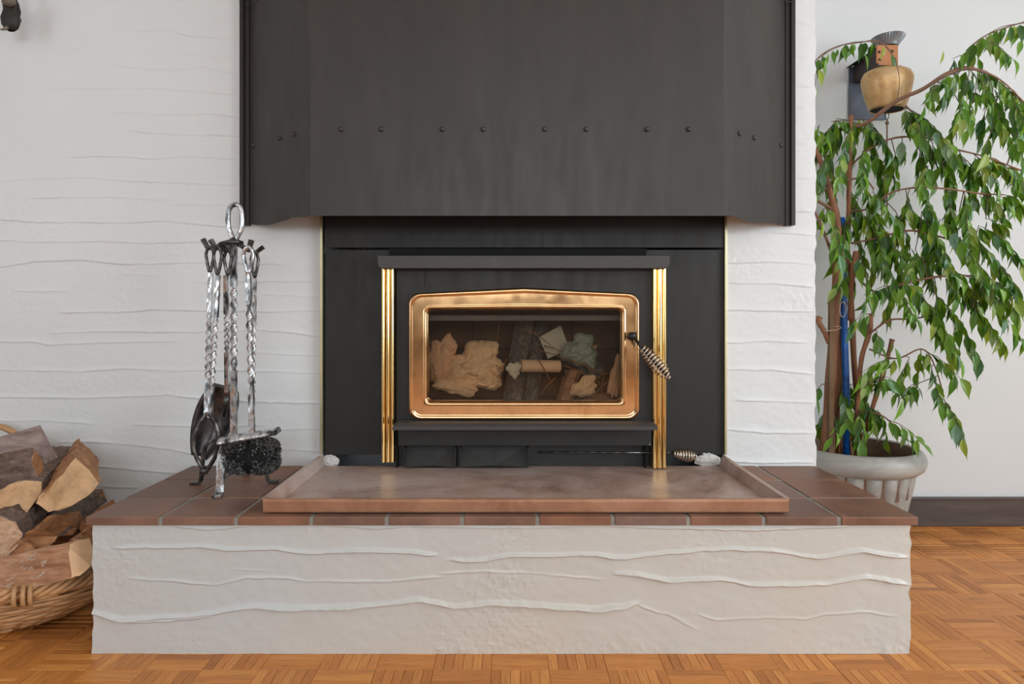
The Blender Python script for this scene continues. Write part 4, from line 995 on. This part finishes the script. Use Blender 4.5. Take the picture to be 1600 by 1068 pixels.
body = obj('bell_body', MB().lathe([(r*s_, z*s_) for r, z in prof] , bcx, 40, 1.0, 0.80, capb=False, capt=True), m_bell, parent=bell, sm=True)
q = body.modifiers.new('thickness', 'SOLIDIFY'); q.thickness = 0.0025
obj('bell_mouth_shade', MB().lathe([(24.5*s_, 1.2*s_), (24*s_, 2*s_)], bcx, 40, 1, .8, capb=False, capt=True), m_void, parent=bell)  # flat black disc in place of the shaded hollow of the bell
obj('yoke', MB().sweep([bcx+Vector((-0.045, -0.002, 63*s_)), bcx+Vector((-0.04, -0.002, 67*s_)), bcx+Vector((0.04, -0.002, 67*s_)), bcx+Vector((0.052, -0.002, 64*s_))], 0.006, 8), m_dark_steel, parent=bell, sm=True)
sx0, sx1 = PX(1369, 2.09), PX(1402, 2.09)
strap = obj('leather_strap', MB().box(sx0, sx1, 2.085, 2.091, PZ(109, 2.09), PZ(71, 2.09)).box(sx0, sx1, 2.091, 2.104, PZ(73, 2.09), PZ(71, 2.09)).box(sx0, sx1, 2.085, 2.12, PZ(110, 2.09), PZ(108, 2.09)), m_leather, parent=bell, bevel=0.001)
for (a, b) in ((1374, 81), (1375, 93), (1394, 80), (1371, 101), (1398, 92)): obj('rivet', MB().blob(P(a, b, 2.0845), 0.005, 1, 0.0, 10, 6, (1, .5, 1)), m_dark_steel, parent=strap, sm=True)
obj('clapper_ring', MB().sweep([P(1386, 180, 2.07)+Vector((0.006*math.cos(a), 0, 0.013*math.sin(a))) for a in [2*PI*k/16 for k in range(16)]], 0.0012, 6, closed=True), m_black, parent=bell, sm=True)
m = MB().sweep([P(1386, 186, 2.07), P(1386, 230, 2.07), P(1385, 280, 2.07), P(1386, 325, 2.07)], 0.0022, 6); m.blob(P(1386, 192, 2.07), 0.006, 2, .2, 8, 6)
obj('pull_cord', m, m_string, parent=bell, sm=True)

# ------------------------------------------------------------------ potted weeping fig
PC = Vector((1.105, 2.035, 0)); RP = 0.198
pl = thing('potted_fig_tree', 'tall weeping fig with drooping green leaves in a grey ribbed pot right of the chimney', 'potted plant', (PC.x, PC.y, 0))
flute = lambda a, z: 1+(0.085*(abs(math.sin(10*a))**0.6-0.5) if z < 0.261 else 0)
prof = [(0.118, 0.0), (0.122, 0.02), (0.140, 0.13), (0.158, 0.22), (0.165, 0.258), (0.168, 0.262), (0.180, 0.265), (0.192, 0.275), (0.198, 0.292), (0.197, 0.310), (0.188, 0.325), (0.176, 0.331), (0.170, 0.327)]
pot = obj('pot', MB().lathe(prof, PC, 240, mod=flute), m_pot, parent=pl, sm=True)
obj('pot_lining', MB().lathe([(0.170, 0.327), (0.166, 0.315), (0.160, 0.24), (0.155, 0.19)], PC, 64, capb=False), m_potin, parent=pl, sm=True)
obj('soil', MB().lathe([(0.157, 0.235), (0.1, 0.242), (0.01, 0.246)], PC, 40, capb=False, capt=True), m_soil, parent=pl)

TD = 2.00
# fat pots sit on the floor; the trunk polylines are (px, py, distance, radius in px)
BR = {
 'trunk': [
  [(1289,725,2.00,9),(1295,640,2.00,8.5),(1300,560,2.0,8),(1305,480,2.0,7.5),(1309,400,2.0,7),(1307,345,2.0,6),(1297,300,2.0,4.5),(1285,260,2.0,4),(1270,225,2.0,3.5)],
  [(1309,725,2.03,6),(1308,640,2.03,5),(1312,560,2.03,4.5),(1310,480,2.02,4)],
  [(1340,725,2.03,6),(1341,640,2.03,5),(1334,560,2.03,4.5),(1330,470,2.02,4),(1324,400,2.02,4),(1326,330,2.02,3.5),(1327,260,2.02,4),(1330,180,2.02,3)],
  [(1328,500,2.02,3.5),(1330,440,2.0,4.5),(1337,400,1.99,5),(1338,393,1.99,4)],
  [(1333,700,2.0,3.5),(1341,620,1.98,3.5),(1346,560,1.97,3.5),(1358,520,1.96,4),(1361,490,1.95,3)],
  [(1343,705,1.99,4),(1362,640,1.97,3.5),(1378,590,1.95,3.5),(1390,545,1.93,3),(1394,530,1.93,4)],
  [(1296,535,1.99,4.5),(1288,518,1.98,4),(1279,502,1.98,4),(1281,495,1.98,4.5)],
 ],
 'branch': [
  [(1330,200,2.02,2.5),(1357,190,1.99,3),(1400,158,1.95,3.2),(1440,140,1.93,3),(1475,118,1.92,3.5),(1505,107,1.92,3.5),(1530,110,1.92,2),(1565,126,1.93,1.2),(1600,160,1.95,1)],
  [(1502,107,1.92,1.6),(1506,88,1.9,1.5),(1530,62,1.9,1.2),(1560,47,1.9,1.2),(1605,33,1.9,1.2)],
  [(1402,157,1.95,.6),(1405,120,1.96,.6),(1394,84,1.97,.7),(1372,64,1.97,.8),(1345,66,1.97,1),(1310,72,1.98,1),(1285,85,2.0,1),(1268,102,2.0,1)],
  [(1326,262,2.02,1.5),(1360,232,1.98,1.5),(1400,215,1.95,1.5),(1450,216,1.92,1.5),(1490,232,1.92,1.5),(1540,245,1.93,1.2),(1600,268,1.95,1.4)],
  [(1325,330,2.02,1.5),(1360,325,1.98,1.5),(1390,302,1.95,1.4),(1430,293,1.92,1.4),(1480,295,1.9,1.4),(1530,302,1.9,1.3),(1568,304,1.9,1.2)],
  [(1270,310,2.0,1.5),(1300,290,1.98,1.6),(1330,280,1.97,1.6),(1352,280,1.96,1.5),(1365,295,1.95,1.2)],
  [(1308,330,2.0,2.4),(1285,318,2.0,2.4),(1270,308,2.0,2.4)],
  [(1303,405,2.0,2.4),(1290,370,1.99,2.2),(1280,345,1.98,2),(1270,325,1.98,1.8)],
  [(1330,380,2.0,1.5),(1370,372,1.95,1.5),(1420,360,1.9,1.5),(1470,370,1.88,1.6),(1520,385,1.88,1.2)],
  [(1337,430,2.0,1.6),(1365,455,1.95,1.7),(1395,447,1.9,2.2),(1440,436,1.88,2),(1490,430,1.86,1.6),(1530,432,1.86,1.4)],
  [(1360,520,1.95,1.6),(1390,500,1.92,1.5),(1425,498,1.9,1.2),(1470,490,1.9,1)],
  [(1358,545,1.95,1.4),(1400,560,1.92,1.2),(1440,545,1.9,1.2),(1460,570,1.9,1),(1475,620,1.9,1)],
  [(1340,640,1.98,1.5),(1380,650,1.95,1.2),(1410,680,1.93,1)],
  [(1415,165,1.93,1.2),(1440,190,1.91,1.2),(1470,225,1.9,1.2),(1500,250,1.9,1)],
 ]}
SEG = []
def smoothpath(p, n=6):
    out = []
    for i in range(len(p)-1):
        a, b = p[i], p[i+1]; a0 = p[max(0, i-1)]; b1 = p[min(len(p)-1, i+2)]
        for k in range(n):
            t_ = k/n; m0 = [(b[j]-a0[j])/2 for j in range(4)]; m1 = [(b1[j]-a[j])/2 for j in range(4)]
            h = (2*t_**3-3*t_**2+1, t_**3-2*t_**2+t_, -2*t_**3+3*t_**2, t_**3-t_**2)
            out.append([h[0]*a[j]+h[1]*m0[j]+h[2]*b[j]+h[3]*m1[j] for j in range(4)])
    out.append(list(p[-1])); return out
for kind, lst in BR.items():
    for p in lst:
        sp = smoothpath(p); pts = [P(q[0], q[1], q[2]) for q in sp]; rr = [q[3]*q[2]/F for q in sp]; N = len(sp)
        obj(kind, MB().sweep(pts, lambda u, rr=rr, N=N: rr[min(N-1, int(round(u*(N-1))))]*(1+0.06*math.sin(u*40)), 9), m_trunk if kind == 'trunk' else m_branch, parent=pl, sm=True)
        SEG += [(q[0], q[1], q[2]) for q in sp]
# aerial roots bundled at the base
rd = random.Random(12)
for k in range(13):
    x = rd.uniform(1296, 1350); a = P(x, 722, 1.98+rd.uniform(-.02, .03)); b = P(1308+(x-1308)*0.75+rd.uniform(-3, 3), rd.uniform(600, 670), 2.0)
    obj('aerial_root', MB().sweep([a, (a+b)/2+Vector((rd.uniform(-.004, .004), 0, 0)), b], rd.uniform(0.002, 0.004), 6), m_trunk, parent=pl, sm=True)
obj('blue_stake', MB().sweep([P(1323, 722, 1.99), P(1322, 600, 2.0), P(1318, 480, 2.01), P(1315, 340, 2.02)], 0.0105, 14), m_blue, parent=pl, sm=True, label='bright blue support stake')
obj('wooden_stake', MB().sweep([P(1297, 722, 1.975), P(1299, 458, 1.98)], 0.0068, sect=SQ), m_stake, parent=pl, label='square wooden stake')
tie = [P(1300+14*math.cos(a), 513+3*math.sin(a)-6*math.cos(a)*0.3, 1.985-0.03*max(0, math.sin(a))) for a in [2*PI*k/20 for k in range(20)]]
obj('string_tie', MB().sweep(tie, 0.0011, 5, closed=True), m_splinter, parent=pl, sm=True)
tie = [P(1317+5*math.cos(a), 483+12*math.sin(a), 1.96) for a in [2*PI*k/16 for k in range(16)]]
obj('string_tie', MB().sweep(tie, 0.001, 5, closed=True), m_splinter, parent=pl, sm=True)

TWG = [(1322,340,1316,420,8),(1300,345,1312,400,6),(1318,380,1330,450,8),(1328,430,1308,450,5),(1312,555,1320,600,6),(1322,590,1300,640,8),(1320,630,1338,680,8),(1318,600,1322,660,8),(1345,600,1352,650,7),(1400,360,1360,440,9),(1345,330,1378,390,9),(1440,400,1410,450,9),(1500,330,1530,390,10),(1420,300,1400,370,8),(1540,400,1590,450,10),(1560,180,1540,240,9),(1470,130,1450,150,4),(1590,150,1600,200,6),(1455,350,1450,420,10),(1515,400,1560,450,10),(1372,66,1276,92,9),(1290,82,1272,140,4),(1345,68,1350,85,2),(1372,66,1398,92,2),(1600,36,1508,80,11),(1540,58,1582,92,7),(1508,85,1486,92,3),(1512,78,1530,92,3),(1600,64,1594,70,1),(1482,85,1470,84,1),
 (1505,110,1560,125,8),(1500,112,1470,160,9),(1497,115,1442,165,8),(1515,112,1498,195,11),(1530,113,1545,175,10),(1545,120,1565,200,11),(1560,127,1598,190,11),(1575,138,1600,165,7),(1585,150,1590,235,10),(1560,150,1578,240,9),(1525,140,1512,205,8),
 (1415,168,1500,250,18),(1440,188,1482,235,9),(1425,178,1440,215,6),(1412,168,1425,200,4),(1540,170,1530,215,6),(1500,165,1485,215,6),
 (1470,222,1490,300,12),(1500,235,1520,310,12),(1520,240,1560,290,11),(1540,246,1582,275,9),(1560,254,1600,300,11),(1580,262,1600,290,6),(1410,215,1412,245,3),(1435,216,1440,290,8),(1455,219,1462,280,8),(1398,235,1400,265,3),(1590,210,1597,260,5),
 (1440,293,1462,350,10),(1480,295,1490,360,11),(1505,298,1515,370,12),(1530,302,1572,340,10),(1550,303,1578,318,5),(1568,304,1600,322,9),(1470,255,1490,310,8),(1450,258,1440,292,6),(1510,250,1540,300,9),
 (1400,330,1432,430,13),(1420,322,1470,420,16),(1440,330,1492,430,16),(1470,342,1540,440,16),(1500,350,1560,420,14),(1530,352,1600,412,14),(1540,342,1568,352,5),(1500,370,1530,450,13),(1460,372,1500,470,16),(1430,390,1470,480,15),(1400,392,1440,470,12),(1380,352,1410,450,12),(1362,322,1388,400,11),
 (1490,425,1592,490,18),(1500,440,1598,533,18),(1482,450,1568,540,14),(1460,460,1530,560,15),(1440,470,1500,560,15),(1520,430,1590,465,11),(1450,480,1482,545,10),(1520,480,1560,530,8),(1420,440,1470,510,12),(1470,430,1530,480,12),
 (1310,185,1276,240,11),(1320,186,1290,260,11),(1338,190,1330,260,11),(1352,192,1370,255,11),(1360,198,1392,240,9),(1300,190,1350,196,9),(1330,200,1310,285,10),(1350,230,1345,300,10),(1370,240,1380,300,10),(1385,230,1398,290,8),(1290,240,1276,300,7),(1280,195,1272,230,5),(1340,185,1375,210,8),(1300,200,1282,225,6),
 (1300,262,1300,320,6),(1325,290,1345,350,9),(1350,288,1370,370,11),(1365,300,1402,350,10),(1342,310,1322,356,6),(1290,322,1276,345,3),(1305,330,1284,345,4),(1336,350,1350,420,9),(1355,350,1378,420,10),(1303,372,1306,395,3),(1372,380,1398,450,11),(1342,400,1362,450,6),(1308,395,1305,420,2),(1316,420,1318,470,3),
 (1395,447,1347,475,9),(1362,490,1332,505,5),(1400,447,1430,500,9),(1395,450,1380,500,6),(1368,515,1375,540,3),(1394,530,1396,545,2),(1405,560,1345,585,8),(1420,558,1400,615,8),(1440,546,1430,612,8),(1445,548,1498,590,10),(1455,570,1468,630,6),(1475,622,1505,684,9),(1430,600,1408,625,5),(1385,595,1350,605,5),
 (1306,560,1302,620,7),(1315,590,1326,650,9),(1345,620,1368,660,9),(1372,640,1385,685,7),(1385,655,1440,692,7),(1340,640,1350,690,8),(1292,640,1276,668,4),(1283,600,1273,625,2),(1402,680,1438,712,3),(1312,645,1302,685,5),(1366,600,1395,592,5),(1328,600,1334,640,5),(1375,575,1352,600,4)]
rd = random.Random(21)
def leafmesh(seed):
    r = random.Random(seed); L = 1.0; W = r.uniform(0.13, 0.20); st_ = [(0.0, 0.02), (0.12, 0.55), (0.3, 0.98), (0.5, 0.92), (0.68, 0.5), (0.82, 0.16), (1.0, 0.0)]
    bend = r.uniform(0.05, 0.25); wv = r.uniform(-0.05, 0.05); vs = []
    for (u, ww) in st_:
        zb = -bend*u*u; x = wv*math.sin(u*5)
        for s in (-1, 0, 1): vs.append((x+s*W*ww, u, zb + (0.16*W*ww/0.2*0.6 if s else 0)*1.0))
    fs = []
    for k in range(len(st_)-1):
        for s in range(2): a = k*3+s; fs.append((a, a+1, a+4, a+3))
    return np.array(vs), np.array(fs)
LM = [leafmesh(s) for s in range(8)]
leaves = []
for (x0, y0, x1, y1, nl) in TWG:
    near = min(SEG, key=lambda q: (q[0]-x0)**2+(q[1]-y0)**2); d0 = near[2]; dist = math.hypot(near[0]-x0, near[1]-y0)
    d1 = d0 + rd.uniform(-0.13, 0.10); d1 = max(1.72, min(2.17, d1))
    ctl = []
    if dist > 3: ctl.append(P(near[0], near[1], near[2]))
    a = P(x0, y0, d0); b = P(x1, y1, d1); sag = (b-a).length
    for k in range(9):
        u = k/8; q = a+(b-a)*u + Vector((rd.uniform(-.003, .003), 0, 0.10*sag*math.sin(PI*u)*(1 if abs(b.x-a.x) > 0.02 else 0.3))); ctl.append(q)
    if nl > 1: obj('twig', MB().sweep(ctl, lambda t: 0.0015-0.0009*t, 5), m_twigp, parent=pl, sm=True)
    tw = ctl[-9:]
    nl = int(round(nl*1.4)) if nl > 2 else nl
    for i in range(nl):
        u = (i+0.6)/nl*8; k = min(7, int(u)); q = tw[k]+(tw[k+1]-tw[k])*(u-k)
        td = (tw[k+1]-tw[k]).normalized(); sd = Vector((1 if i % 2 else -1, rd.uniform(-0.7, 0.4), 0))
        dr = (td*rd.uniform(0.25, 0.7) + sd*rd.uniform(0.05, 0.45) + Vector((0, 0, -1))*rd.uniform(0.45, 1.2)).normalized()
        if y0 < 100 : dr = (td*0.2+sd*0.25+Vector((0, 0, -1))).normalized()
        L = rd.uniform(0.040, 0.076)*(1.0 if nl > 2 else 1.1)
        nv = Vector((rd.uniform(-1.5, 1.5), -1, rd.uniform(-0.2, 1.0))); nv = (nv-dr*nv.dot(dr)).normalized(); sx_ = dr.cross(nv).normalized()
        pet = q + Vector((rd.uniform(-.003, .003), rd.uniform(-.004, .004), 0)) + dr*0.005
        mat = Matrix(((sx_.x*L, dr.x*L, nv.x*L, pet.x), (sx_.y*L, dr.y*L, nv.y*L, pet.y), (sx_.z*L, dr.z*L, nv.z*L, pet.z), (0, 0, 0, 1)))
        tip = pet+dr*L
        if max(tip.y, pet.y) > DB-0.012 or min(tip.x, pet.x) < 0.915: continue
        u_ = CX+F*pet.x/pet.y; 
        hidden = (u_ < 1272) or (u_ > 1612)
        leaves.append((0 if hidden else (L/pet.y)*(0.4+abs(nv.y))*(2.3-pet.y), rd.randrange(8), mat))
leaves.sort(key=lambda t_: -t_[0])
lme = []
for k, (v, f) in enumerate(LM):
    me = bpy.data.meshes.new('leaf'); me.from_pydata(v.tolist(), [], f.tolist()); me.materials.append(m_leaf); smooth(me); lme.append(me)
off = Matrix.Translation(-Vector((PC.x, PC.y, 0)))
for sc_, k, mt in leaves[:300]:
    o = bpy.data.objects.new('leaf', lme[k]); COL.objects.link(o); o.parent = pl; o.matrix_basis = off @ mt
parts = []
for sc_, k, mt in leaves[300:]:
    M4 = np.array(mt); v, f = LM[k]; parts.append((v @ M4[:3, :3].T + M4[:3, 3], f))
np_obj('foliage', parts, m_leaf, parent=pl, kind='stuff')
print('leaves', len(leaves), 'strips', len(single), len(bulk))
